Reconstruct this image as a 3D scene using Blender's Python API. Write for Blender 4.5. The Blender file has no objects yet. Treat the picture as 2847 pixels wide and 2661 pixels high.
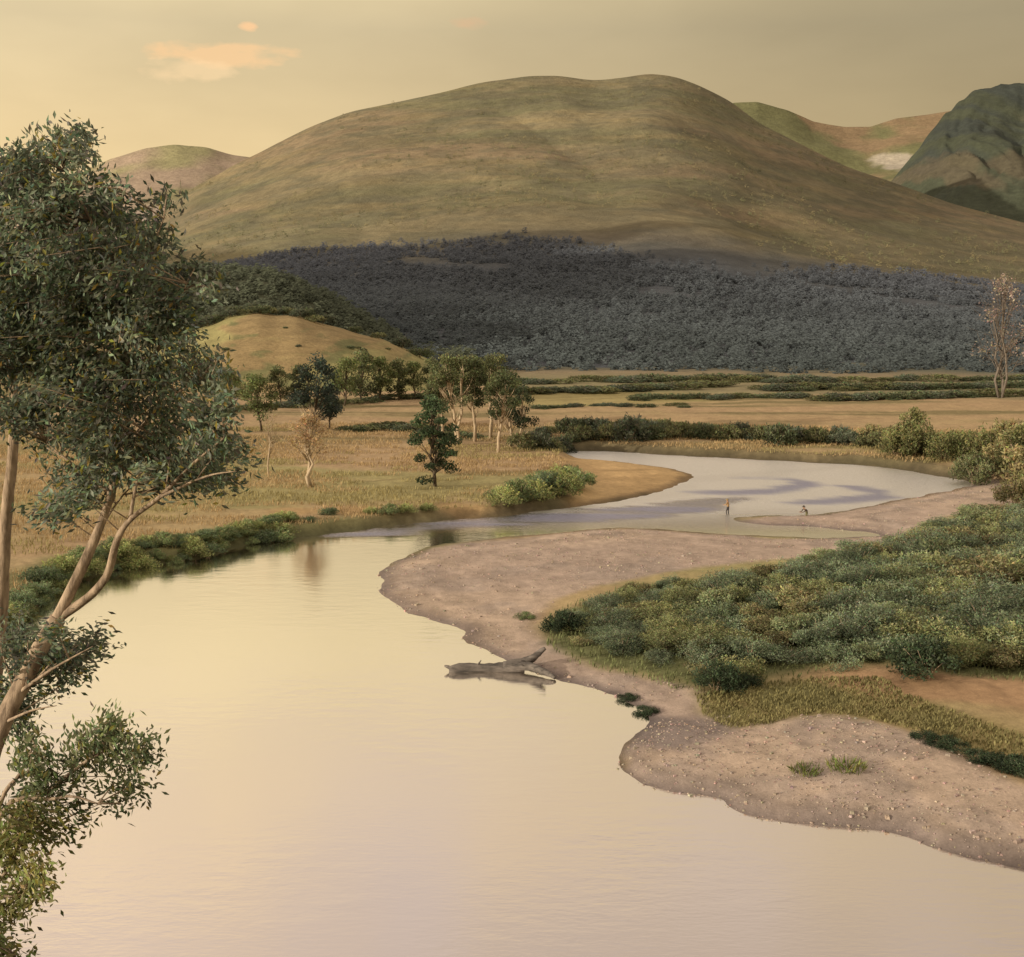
import bpy, math, random
import numpy as np
from mathutils import Vector

R = math.radians
rng = np.random.default_rng(7)
random.seed(7)
scene = bpy.context.scene
COL = scene.collection

# ------------------------------------------------------------------ camera
CAM_Z, FPX, PITCH = 22.0, 1236.0, math.atan(183.5 / 1236.0)
S = 1024.0 / 1988.0
cp, sp = math.cos(PITCH), math.sin(PITCH)
cam_d = bpy.data.cameras.new('camera')
cam = bpy.data.objects.new('camera', cam_d)
COL.objects.link(cam)
cam.location = (0, 0, CAM_Z)
cam.rotation_euler = (math.pi / 2 - PITCH, 0, 0)
cam_d.sensor_width = 36
cam_d.lens = 36 * FPX / 1024
cam_d.clip_start = 0.2
cam_d.clip_end = 40000
scene.camera = cam


def ray(xd, yd):
    """direction seen at survey mark (xd, yd); y component is distance north"""
    u = (xd * S - 512) / FPX
    v = (yd * S - 478.5) / FPX
    return np.array([u, cp - v * sp, -sp - v * cp])


def P(xd, yd, z=0.0):
    d = ray(xd, yd)
    t = (z - CAM_Z) / d[2]
    return np.array([d[0] * t, d[1] * t, z])


def Q(xd, yd, Y):
    d = ray(xd, yd)
    t = Y / d[1]
    return np.array([d[0] * t, Y, CAM_Z + d[2] * t])


# ------------------------------------------------------------------ noise
def _h(ix, iy, seed):
    n = (ix.astype(np.int64) * 374761393 + iy.astype(np.int64) * 668265263 + seed * 974711) & 0xFFFFFFFF
    n = ((n ^ (n >> 13)) * 1274126177) & 0xFFFFFFFF
    n = n ^ (n >> 16)
    return (n & 0xFFFF) / 65535.0


def vnoise(x, y, seed=0):
    x = np.asarray(x, float); y = np.asarray(y, float)
    ix, iy = np.floor(x), np.floor(y)
    fx, fy = x - ix, y - iy
    fx = fx * fx * (3 - 2 * fx); fy = fy * fy * (3 - 2 * fy)
    a, b = _h(ix, iy, seed), _h(ix + 1, iy, seed)
    c, d = _h(ix, iy + 1, seed), _h(ix + 1, iy + 1, seed)
    return (a * (1 - fx) + b * fx) * (1 - fy) + (c * (1 - fx) + d * fx) * fy


def fbm(x, y, octv=4, seed=0, gain=0.5):
    s, a, t = 0, 1.0, 0
    for o in range(octv):
        s = s + a * vnoise(np.asarray(x) * 2 ** o + 17.3 * o, np.asarray(y) * 2 ** o + 9.1 * o, seed + o)
        t += a; a *= gain
    return s / t


def sstep(a, b, x):
    t = np.clip((x - a) / (b - a), 0, 1)
    return t * t * (3 - 2 * t)


def catmull(pts, n=4, closed=True):
    pts = np.asarray(pts, float)
    out = []
    N = len(pts)
    for i in range(N if closed else N - 1):
        if closed:
            p0, p1, p2, p3 = pts[i - 1], pts[i], pts[(i + 1) % N], pts[(i + 2) % N]
        else:
            p0, p1, p2, p3 = pts[max(i - 1, 0)], pts[i], pts[i + 1], pts[min(i + 2, N - 1)]
        for k in range(n):
            t = k / n
            out.append(0.5 * ((2 * p1) + (-p0 + p2) * t + (2 * p0 - 5 * p1 + 4 * p2 - p3) * t * t
                              + (-p0 + 3 * p1 - 3 * p2 + p3) * t ** 3))
    if not closed:
        out.append(pts[-1])
    return np.array(out)


def sdf(x, y, poly):
    """signed distance, positive inside"""
    x = np.asarray(x, float); y = np.asarray(y, float)
    d2 = np.full(x.shape, 1e18); inside = np.zeros(x.shape, bool)
    N = len(poly)
    for i in range(N):
        ax, ay = poly[i]; bx, by = poly[(i + 1) % N]
        ex, ey = bx - ax, by - ay
        L = ex * ex + ey * ey
        if L < 1e-12: continue
        t = np.clip(((x - ax) * ex + (y - ay) * ey) / L, 0, 1)
        d2 = np.minimum(d2, (x - ax - t * ex) ** 2 + (y - ay - t * ey) ** 2)
        if ay != by:
            c = ((ay > y) != (by > y)) & (x < (bx - ax) * (y - ay) / (by - ay) + ax)
            inside ^= c
    return np.where(inside, 1, -1) * np.sqrt(d2)


def gpoly(pts, z=0.0, n=3):
    g = np.array([P(a, b, z)[:2] for a, b in pts])
    return catmull(g, n) if n > 1 else g


# ------------------------------------------------------------------ materials
def new_mat(name):
    m = bpy.data.materials.new(name); m.use_nodes = True
    nt = m.node_tree; nt.nodes.clear()
    out = nt.nodes.new('ShaderNodeOutputMaterial')
    return m, nt, out


def N(nt, typ, **kw):
    n = nt.nodes.new(typ)
    for k, v in kw.items(): setattr(n, k, v)
    return n


def noise_node(nt, scale, detail=6, rough=0.6, stretch=None):
    tc = N(nt, 'ShaderNodeTexCoord')
    vec = tc.outputs['Object']
    if stretch:
        mp = N(nt, 'ShaderNodeMapping'); mp.inputs['Scale'].default_value = stretch
        nt.links.new(vec, mp.inputs['Vector']); vec = mp.outputs['Vector']
    n = N(nt, 'ShaderNodeTexNoise')
    n.inputs['Scale'].default_value = scale; n.inputs['Detail'].default_value = detail
    n.inputs['Roughness'].default_value = rough
    nt.links.new(vec, n.inputs['Vector'])
    return n.outputs['Fac']


def remap(nt, s, a, b, c, d):
    m = N(nt, 'ShaderNodeMapRange')
    m.inputs['From Min'].default_value = a; m.inputs['From Max'].default_value = b
    m.inputs['To Min'].default_value = c; m.inputs['To Max'].default_value = d
    nt.links.new(s, m.inputs['Value']); return m.outputs['Result']


def math_n(nt, op, a, b):
    m = N(nt, 'ShaderNodeMath', operation=op)
    for i, v in enumerate((a, b)):
        if isinstance(v, (int, float)): m.inputs[i].default_value = v
        else: nt.links.new(v, m.inputs[i])
    return m.outputs[0]


def scale_col(nt, col, fac):
    m = N(nt, 'ShaderNodeVectorMath', operation='SCALE')
    nt.links.new(col, m.inputs[0]); nt.links.new(fac, m.inputs['Scale'])
    return m.outputs[0]


def ground_mat(name, scales, amp, bump=0.3, bump_scale=2.0, dist=0.2, stretch=None, rough=0.95):
    """vertex albedo multiplied by several sizes of noise"""
    m, nt, out = new_mat(name)
    at = N(nt, 'ShaderNodeAttribute', attribute_name='Col')
    f = None
    for s, a in zip(scales, amp):
        r = remap(nt, noise_node(nt, s, stretch=stretch), 0.3, 0.7, 1 - a, 1 + a)
        f = r if f is None else math_n(nt, 'MULTIPLY', f, r)
    c = scale_col(nt, at.outputs['Color'], f)
    b = N(nt, 'ShaderNodeBsdfPrincipled')
    b.inputs['Roughness'].default_value = rough
    b.inputs['Specular IOR Level'].default_value = 0.15
    nt.links.new(c, b.inputs['Base Color'])
    if bump:
        bn = N(nt, 'ShaderNodeBump'); bn.inputs['Strength'].default_value = bump
        bn.inputs['Distance'].default_value = dist
        nt.links.new(noise_node(nt, bump_scale, 8, 0.7), bn.inputs['Height'])
        nt.links.new(bn.outputs['Normal'], b.inputs['Normal'])
    nt.links.new(b.outputs[0], out.inputs['Surface'])
    return m


def leaf_mat(name, trans=0.35):
    m, nt, out = new_mat(name)
    at = N(nt, 'ShaderNodeAttribute', attribute_name='Col')
    oi = N(nt, 'ShaderNodeObjectInfo')
    f = remap(nt, oi.outputs['Random'], 0, 1, 0.78, 1.22)
    nz = remap(nt, noise_node(nt, 0.9, 3), 0.3, 0.7, 0.75, 1.25)
    c = scale_col(nt, at.outputs['Color'], math_n(nt, 'MULTIPLY', f, nz))
    b = N(nt, 'ShaderNodeBsdfPrincipled')
    b.inputs['Roughness'].default_value = 0.75
    b.inputs['Specular IOR Level'].default_value = 0.12
    nt.links.new(c, b.inputs['Base Color'])
    t = N(nt, 'ShaderNodeBsdfTranslucent')
    nt.links.new(c, t.inputs['Color'])
    mx = N(nt, 'ShaderNodeMixShader'); mx.inputs[0].default_value = trans
    nt.links.new(b.outputs[0], mx.inputs[1]); nt.links.new(t.outputs[0], mx.inputs[2])
    nt.links.new(mx.outputs[0], out.inputs['Surface'])
    return m


def bark_mat(name, c1, c2, scale=6, stretch=(1, 1, .3)):
    m, nt, out = new_mat(name)
    r = N(nt, 'ShaderNodeValToRGB')
    r.color_ramp.elements[0].position = .36; r.color_ramp.elements[1].position = .62
    r.color_ramp.elements[0].color = (*c1, 1); r.color_ramp.elements[1].color = (*c2, 1)
    nz = noise_node(nt, scale, 8, .7, stretch)
    nt.links.new(nz, r.inputs[0])
    b = N(nt, 'ShaderNodeBsdfPrincipled'); b.inputs['Roughness'].default_value = .9
    b.inputs['Specular IOR Level'].default_value = .2
    nt.links.new(r.outputs[0], b.inputs['Base Color'])
    bn = N(nt, 'ShaderNodeBump'); bn.inputs['Strength'].default_value = .9; bn.inputs['Distance'].default_value = .05
    nt.links.new(nz, bn.inputs['Height']); nt.links.new(bn.outputs['Normal'], b.inputs['Normal'])
    nt.links.new(b.outputs[0], out.inputs['Surface'])
    return m


M_GROUND = ground_mat('ground_earth', (0.25, 1.6, 9.0), (.14, .16, .14), .35, 5.0, .12)
M_HILL = ground_mat('hill_grass', (0.03, 0.2, 1.2), (.14, .18, .2), .5, .5, .8, stretch=(1, 1, 2.2))
M_MOUNT = ground_mat('mountain_heath', (0.0035, 0.016, 0.07), (.14, .14, .2), .7, .05, 9.0, stretch=(1, .6, 2.0))
M_LEAF = leaf_mat('leaves')
M_FOREST = leaf_mat('forest_leaves', .2)
M_GRASS = leaf_mat('grass_blades', .3)
M_BARK = bark_mat('bark_tan', (.15, .11, .08), (.50, .385, .285), 7, (1, 1, .22))
M_BARKPALE = bark_mat('bark_pale', (.30, .23, .16), (.52, .42, .30), 3)
M_BARKDARK = bark_mat('bark_dark', (.05, .04, .03), (.13, .10, .07), 5)
M_DRIFT = bark_mat('driftwood_grey', (.055, .05, .048), (.20, .175, .16), 3, (.25, 1, 1))
M_STONE = ground_mat('stone_grain', (1.0, 6.0), (.2, .25), .4, 8, .02)


def flat_mat(name, c, rough=.9):
    m, nt, out = new_mat(name)
    b = N(nt, 'ShaderNodeBsdfPrincipled'); b.inputs['Roughness'].default_value = rough
    b.inputs['Specular IOR Level'].default_value = .15
    rgb = N(nt, 'ShaderNodeRGB'); rgb.outputs[0].default_value = (*c, 1)
    nt.links.new(scale_col(nt, rgb.outputs[0], remap(nt, noise_node(nt, 12), .3, .7, .75, 1.25)), b.inputs['Base Color'])
    nt.links.new(b.outputs[0], out.inputs['Surface'])
    return m


# ------------------------------------------------------------------ mesh building
def mesh_np(name, v, q, mats, col=None, midx=None, smooth=False):
    v = np.asarray(v, np.float32).reshape(-1, 3); q = np.asarray(q, np.int32).reshape(-1, 4)
    me = bpy.data.meshes.new(name)
    me.vertices.add(len(v)); me.vertices.foreach_set('co', v.ravel())
    me.loops.add(q.size); me.loops.foreach_set('vertex_index', q.ravel())
    me.polygons.add(len(q))
    me.polygons.foreach_set('loop_start', np.arange(0, q.size, 4, dtype=np.int32))
    me.polygons.foreach_set('loop_total', np.full(len(q), 4, np.int32))
    if midx is not None: me.polygons.foreach_set('material_index', np.asarray(midx, np.int32))
    me.polygons.foreach_set('use_smooth', np.full(len(q), bool(smooth)) if np.isscalar(smooth) else np.asarray(smooth, bool))
    for m in mats: me.materials.append(m)
    if col is not None:
        a = me.color_attributes.new('Col', 'FLOAT_COLOR', 'POINT')
        c = np.ones((len(v), 4), np.float32); c[:, :3] = col
        a.data.foreach_set('color', c.ravel())
    me.update(calc_edges=True); me.validate()
    return me


def obj(name, me, parent=None, loc=None):
    o = bpy.data.objects.new(name, me); COL.objects.link(o)
    if parent is not None: o.parent = parent
    if loc is not None: o.location = loc
    return o


def empty(name, loc):
    o = bpy.data.objects.new(name, None); COL.objects.link(o); o.location = loc
    o.empty_display_size = .3
    return o


def tag(o, label=None, cat=None, group=None, kind=None):
    if label: o['label'] = label
    if cat: o['category'] = cat
    if group: o['group'] = group
    if kind: o['kind'] = kind
    return o


class MB:
    """collects quads with a colour per vertex"""
    def __init__(s): s.v, s.q, s.c, s.m, s.sm, s.n = [], [], [], [], [], 0

    def add(s, v, q, c, m=0, smooth=False):
        v = np.asarray(v, float).reshape(-1, 3); q = np.asarray(q, int).reshape(-1, 4)
        c = np.broadcast_to(np.asarray(c, float), (len(v), 3))
        s.v.append(v); s.q.append(q + s.n); s.c.append(c)
        s.m.append(np.full(len(q), m)); s.sm.append(np.full(len(q), smooth)); s.n += len(v)

    def tube(s, pts, rad, sides=6, m=0, c=(.2, .15, .1), wob=0.0):
        pts = np.asarray(pts, float); K = len(pts)
        rad = np.broadcast_to(np.asarray(rad, float), (K,))
        t = np.gradient(pts, axis=0) if K > 2 else np.repeat((pts[1] - pts[0])[None], K, 0)
        t /= np.linalg.norm(t, axis=1, keepdims=True) + 1e-9
        up = np.array([0.31, .77, .2]); up /= np.linalg.norm(up)
        V = []
        for k in range(K):
            a = np.cross(t[k], up); a /= np.linalg.norm(a) + 1e-9
            b = np.cross(t[k], a)
            ang = np.arange(sides) / sides * 2 * math.pi
            rr = rad[k] * (1 + wob * np.sin(ang * 3 + k * .7) + wob * rng.normal(0, .5, sides))
            V.append(pts[k] + np.outer(np.cos(ang) * rr, a) + np.outer(np.sin(ang) * rr, b))
        V.append(np.repeat(pts[-1][None], sides, 0)); V.insert(0, np.repeat(pts[0][None], sides, 0))
        V = np.concatenate(V); q = []
        for k in range(K + 1):
            for i in range(sides):
                j = (i + 1) % sides
                q.append((k * sides + i, k * sides + j, (k + 1) * sides + j, (k + 1) * sides + i))
        s.add(V, q, c, m, True)

    def leaves(s, cen, u, w, L, W, c, m=0):
        n = len(cen)
        L = np.broadcast_to(L, (n,))[:, None]; W = np.broadcast_to(W, (n,))[:, None]
        nrm = np.cross(u, w)
        v = np.stack([cen - u * L / 2, cen + w * W / 2 + nrm * W * .15, cen + u * L / 2, cen - w * W / 2 + nrm * W * .15], 1)
        s.add(v.reshape(-1, 3), np.arange(4 * n).reshape(n, 4), np.repeat(np.broadcast_to(c, (n, 3)), 4, 0), m)

    def mesh(s, name, mats):
        return mesh_np(name, np.concatenate(s.v), np.concatenate(s.q), mats, np.concatenate(s.c),
                       np.concatenate(s.m), np.concatenate(s.sm))


def unit(a): return a / (np.linalg.norm(a, axis=-1, keepdims=True) + 1e-9)


def rand_frames(n, r, bias=None, flat=0.0):
    u = r.normal(size=(n, 3))
    if bias is not None: u = u + np.asarray(bias)
    u = unit(u)
    w = r.normal(size=(n, 3)); w[:, 2] *= (1 - flat)
    w = unit(w - u * (w * u).sum(1, keepdims=True))
    return u, w


def jitter_col(base, n, r, amp=.25, hue=.12):
    base = np.asarray(base) * 1.8
    f = 1 + r.normal(0, amp, (n, 1)).clip(-.6, .9)
    h = 1 + r.normal(0, hue, (n, 3))
    return np.clip(np.asarray(base) * f * h, .004, .9)


# ------------------------------------------------------------------ river and ground zones
RIVER = [(-900, 2250), (-900, 1720), (-700, 1600), (-300, 1390), (-100, 1295), (0, 1245), (60, 1188), (130, 1138), (230, 1106),
         (400, 1082), (500, 1054), (620, 1040), (700, 1029), (820, 1014), (960, 1003), (1040, 994), (1110, 985),
         (1160, 979), (1240, 964), (1300, 947), (1345, 926), (1310, 911), (1240, 901), (1180, 894), (1120, 889), (1075, 884), (1060, 880),
         (1090, 876), (1160, 876), (1230, 879), (1310, 884), (1420, 890),
         (1560, 897), (1700, 906), (1800, 920), (1885, 937), (1860, 949), (1800, 961), (1700, 979), (1620, 994),
         (1560, 1000), (1480, 1002), (1425, 1008), (1470, 1017), (1560, 1022), (1650, 1030), (1715, 1040), (1610, 1044),
         (1500, 1042), (1400, 1036), (1330, 1031), (1200, 1025), (1080, 1035), (950, 1046), (830, 1063), (765, 1093), (740, 1117),
         (748, 1128), (738, 1148), (765, 1168), (790, 1190), (850, 1207), (898, 1224), (913, 1247), (985, 1283), (1060, 1316), (1130, 1330), (1185, 1347),
         (1228, 1370), (1256, 1400), (1222, 1440), (1200, 1480), (1212, 1502), (1250, 1526), (1320, 1540), (1400, 1551), (1415, 1566), (1460, 1582), (1580, 1601),
         (1700, 1611), (1760, 1626), (1800, 1646), (1870, 1664), (1940, 1676), (2000, 1687), (2400, 1760), (2900, 1850), (2900, 2250)]
RIV = gpoly(RIVER, 0.0, 3)

RIGHTLAND = gpoly([(690, 1050), (900, 1028), (1150, 1008), (1410, 1000), (1600, 985), (1800, 955), (1900, 934), (3200, 920), (3200, 2400), (1150, 2400), (900, 1400), (640, 1150)], 0, 1)
Z = {
    'bar': [(1720, 1040), (1500, 1040), (1330, 1028), (1200, 1022), (1080, 1032), (830, 1058), (730, 1110), (730, 1160), (900, 1235),
            (1060, 1325), (1260, 1400), (1400, 1420), (1500, 1395), (1330, 1330), (1160, 1290), (1050, 1230), (1040, 1200), (1100, 1160), (1300, 1110), (1500, 1090), (1750, 1060)],
    'spit': [(1410, 1006), (1560, 996), (1700, 976), (1860, 945), (1920, 930), (2000, 940), (1960, 980), (1850, 1010), (1760, 1045), (1600, 1030)],
    'beach': [(1180, 1500), (1222, 1430), (1262, 1395), (1400, 1418), (1560, 1398), (1640, 1402), (1740, 1430), (1860, 1475), (1988, 1535), (2300, 1620), (2900, 1800),
              (2900, 1900), (1988, 1720), (1580, 1625), (1400, 1575), (1230, 1540)],
    'mauve': [(1245, 1400), (1300, 1385), (1400, 1395), (1420, 1425), (1380, 1450), (1260, 1455)],
    'sand': [(1085, 990), (1150, 975), (1240, 960), (1340, 935), (1360, 915), (1240, 893), (1120, 884), (1090, 895), (1130, 920), (1140, 945)],
    'green': [(1350, 1345), (1500, 1330), (1700, 1325), (1760, 1360), (1988, 1440), (2100, 1500), (2000, 1510), (1800, 1432), (1640, 1398), (1560, 1396), (1420, 1416)],
    'soil': [(1560, 1326), (1700, 1305), (1850, 1320), (2100, 1335), (2100, 1410), (1900, 1385), (1700, 1352)],
    'under': [(1058, 1210), (1130, 1172), (1270, 1142), (1500, 1114), (1720, 1066), (1850, 1025), (2050, 985), (2600, 960), (2600, 1340), (1988, 1325),
              (1850, 1315), (1700, 1295), (1550, 1318), (1380, 1342), (1260, 1305), (1120, 1275)],
    'limes': [(1000, 762), (1200, 764), (1360, 772), (1400, 782), (1300, 796), (1020, 800)],
    'farsh': [(990, 735), (2300, 735), (2300, 790), (1700, 782), (1400, 776), (1000, 762)],
}
ZP = {k: gpoly(v, 0.4, 2) for k, v in Z.items()}
BANKPATCH = [P(580, 1002, .6), P(690, 1000, .6), P(900, 992, .5)]


def ground(x, y, full=False):
    x = np.asarray(x, float); y = np.asarray(y, float)
    r = np.hypot(x, y)
    sd = np.full(x.shape, 60.0)
    near = (r < 265) & (y > 2)
    sd[near] = -sdf(x[near], y[near], RIV)          # + on land
    wob = (fbm(x * .35, y * .35, 3, 3) - .5) * 1.0 + (fbm(x * 1.4, y * 1.4, 2, 5) - .5) * .35
    sd = np.where(near, sd + wob * np.clip(r / 90, .4, 1.2), sd)
    # left of the river and beyond it the meadow bank is steeper and a little higher
    left = (y > 40)
    left[near] &= sdf(x[near], y[near], RIGHTLAND) < 0
    hg = np.where(sd > 0, .06 * np.minimum(sd, 2) + .62 * (1 - np.exp(-np.maximum(sd, 0) / 9)), np.maximum(sd * .12, -1.2))
    hm = np.where(sd > 0, .85 * sstep(.0, 1.6, sd) + .9 * (1 - np.exp(-np.maximum(sd, 0) / 25)), np.maximum(sd * .3, -1.5))
    sz_ = np.zeros(x.shape); bz_ = np.zeros(x.shape)
    sz_[near] = sstep(-1.5, 1.5, sdf(x[near], y[near], ZP['sand'])); bz_[near] = sstep(-1.5, 1.5, sdf(x[near], y[near], ZP['beach']))
    hm = hm * (1 - sz_) + hg * sz_
    hg = hg + bz_ * .30 * sstep(.12, .75, sd)
    h = np.where(left, hm, hg)
    h = h + np.where(sd > 0, 1, .0) * np.clip(sd / 6, 0, 1) * ((fbm(x * .05, y * .05, 4, 11) - .5) * .8 + (fbm(x * .5, y * .5, 3, 21) - .5) * .16)
    h = h + np.clip(sd / 2, 0, 1) * (fbm(x * .9, y * .9, 3, 31) - .5) * .12
    h = np.where(r > 265, 1.7 + (fbm(x * .012, y * .012, 4, 41) - .5) * 1.6, h)
    # bluff on which the viewer stands
    wv = (fbm(x * .12, y * .12, 3, 51) - .5) * 3.0
    s = y - 1.5 + wv * sstep(4, 12, np.abs(y))
    bl = np.where(s < 0, 20.35 - .02 * s, 20.35 - .74 * s)
    bl = bl + (fbm(x * .6, y * .6, 3, 52) - .5) * .35
    hb = np.maximum(h, np.minimum(bl, 23 + 0 * bl))
    if full: return hb, sd, left, (bl > h)
    return hb


def gz(x, y): return float(ground(np.array([x]), np.array([y]))[0])


def lerp(a, b, t): return a * (1 - t[..., None]) + np.asarray(b) * t[..., None]


def build_ground():
    # polar sheet: fine in front of the viewer, coarse behind and far away
    th = np.concatenate([np.linspace(-180, -70, 26)[:-1], np.linspace(-70, -30, 60)[:-1], np.linspace(-30, 30, 760)[:-1],
                         np.linspace(30, 70, 60)[:-1], np.linspace(70, 180, 27)])
    rr = np.concatenate([np.linspace(.3, 24, 45)[:-1], np.geomspace(24, 290, 560)[:-1], np.geomspace(290, 14000, 60)])
    T, RR = np.meshgrid(R(1) * th, rr, indexing='ij')
    x = RR * np.sin(T); y = RR * np.cos(T)
    h, sd, left, blf = ground(x, y, True)
    n = fbm(x * .06, y * .06, 4, 61); n2 = fbm(x * .25, y * .25, 4, 71); n3 = fbm(x * .02, y * .14, 4, 81)
    c = np.zeros(x.shape + (3,)); c[:] = (.375, .285, .158)
    c = lerp(c, (.325, .285, .14), sstep(.42, .62, n3))
    c = lerp(c, (.42, .29, .185), sstep(.5, .68, n) * .6)
    # far plain streaks
    far = sstep(150, 190, y)
    c = lerp(c, (.375, .265, .16), far * .7)
    c = lerp(c, (.15, .13, .06), far * sstep(.55, .68, n3) * .7)
    near = (np.hypot(x, y) < 330) & (y > 10)
    def zone(k, soft):
        m = np.zeros(x.shape)
        m[near] = sstep(-soft, soft, sdf(x[near], y[near], ZP[k]) + (n2[near] - .5) * soft * 2.6)
        return m
    gravel = lerp(lerp(np.zeros(c.shape) + (.395, .31, .262), (.435, .34, .272), sstep(.4, .6, n)), (.325, .265, .235), sstep(.52, .66, n2) * .6)
    c = lerp(c, (.32, .28, .12), zone('limes', 4) * .75)
    c = lerp(c, (.19, .185, .11), zone('farsh', 4) * .7)
    strand = np.sin(np.maximum(sd, 0) ** .8 * 3.1 + (n2 - .5) * 5 + (n - .5) * 6)
    gravel = gravel * (1 + .11 * strand * sstep(14, 3, sd) + .22 * (fbm(x * 1.1, y * 1.1, 3, 77) - .5))[..., None]
    for k, s_ in (('spit', 1.2), ('bar', .8), ('beach', .8)):
        m = zone(k, s_); c = c * (1 - m[..., None]) + gravel * m[..., None]
    c = lerp(c, (.46, .315, .165), zone('sand', 1.5) * .9)
    c = lerp(c, lerp(np.zeros(c.shape) + (.15, .14, .05), (.23, .18, .07), sstep(.4, .62, n2))[..., :], zone('green', .9)) if False else \
        c * (1 - zone('green', .9)[..., None]) + lerp(np.zeros(c.shape) + (.20, .185, .085), (.29, .235, .11), sstep(.4, .62, n2)) * zone('green', .9)[..., None]
    c = lerp(c, (.37, .235, .14), zone('soil', 1.2) * .9)
    c = lerp(c, (.20, .165, .16), zone('mauve', .8) * .8)
    c = lerp(c, (.13, .14, .065), zone('under', 1.0) * .95)
    # grassy green edge along the left bank, sandy where the bank has slumped
    e = left * sstep(6.5, 2.0, sd + (n2 - .5) * 5)
    c = lerp(c, (.17, .18, .08), e * .85 * sstep(130, 112, y))
    c = lerp(c, (.13, .11, .065), left * sstep(4.5, 1.5, sd + (n2 - .5) * 3) * sstep(112, 130, y) * .85)  # bank shade painted as darker brown ground around the upper pool
    c = lerp(c, (.50, .345, .18), zone('sand', 1.5) * .95)
    for b in BANKPATCH:
        d = np.hypot((x - b[0]) / 2.6, (y - b[1]) / 1.9)
        c = lerp(c, (.40, .275, .14), sstep(1.5, .6, d + (n2 - .5)) * .9)
    # wet margin, darkened also for the cut bank's shade, and river bed
    c = lerp(c, c * np.array([.46, .47, .52]), sstep(1.7, .35, sd + (n2 - .5) * 1.2) * .92)
    c = lerp(c, (.11, .085, .055), sstep(0, -.6, sd))
    c = lerp(c, (.13, .115, .05), blf * 1.0)
    c = lerp(c, (.19, .14, .08), blf * sstep(.5, .65, n2))
    far2 = sstep(300, 360, np.hypot(x, y))
    c = lerp(c, (.11, .115, .09), far2)
    nt_, nr = len(th), len(rr)
    idx = np.arange(nt_ * nr).reshape(nt_, nr)
    q = np.stack([idx[:-1, :-1], idx[1:, :-1], idx[1:, 1:], idx[:-1, 1:]], -1)[:, :, ::-1]
    v = np.stack([x, y, h], -1)
    o = obj('ground', mesh_np('ground', v, q.reshape(-1, 4), [M_GROUND], c.reshape(-1, 3), smooth=True))
    tag(o, 'valley floor of tan meadow, gravel bars and green banks beside the river', kind='structure')


build_ground()

# ------------------------------------------------------------------ water
RIFF = [gpoly(p, 0, 2) for p in (
    [(610, 1042), (720, 1027), (880, 1010), (1040, 997), (1150, 988), (1290, 972), (1400, 965), (1470, 968), (1420, 985), (1300, 1003), (1150, 1014), (1000, 1020), (850, 1034), (700, 1046)],
    [(1330, 955), (1480, 950), (1540, 940), (1500, 932), (1420, 928), (1540, 926), (1585, 938), (1540, 952), (1440, 960)],
    [(1500, 975), (1620, 968), (1680, 958), (1640, 945), (1720, 952), (1730, 964), (1660, 976), (1560, 984)],
    [(1180, 1023), (1330, 1024), (1420, 1032), (1400, 1038), (1300, 1034)])]


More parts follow.
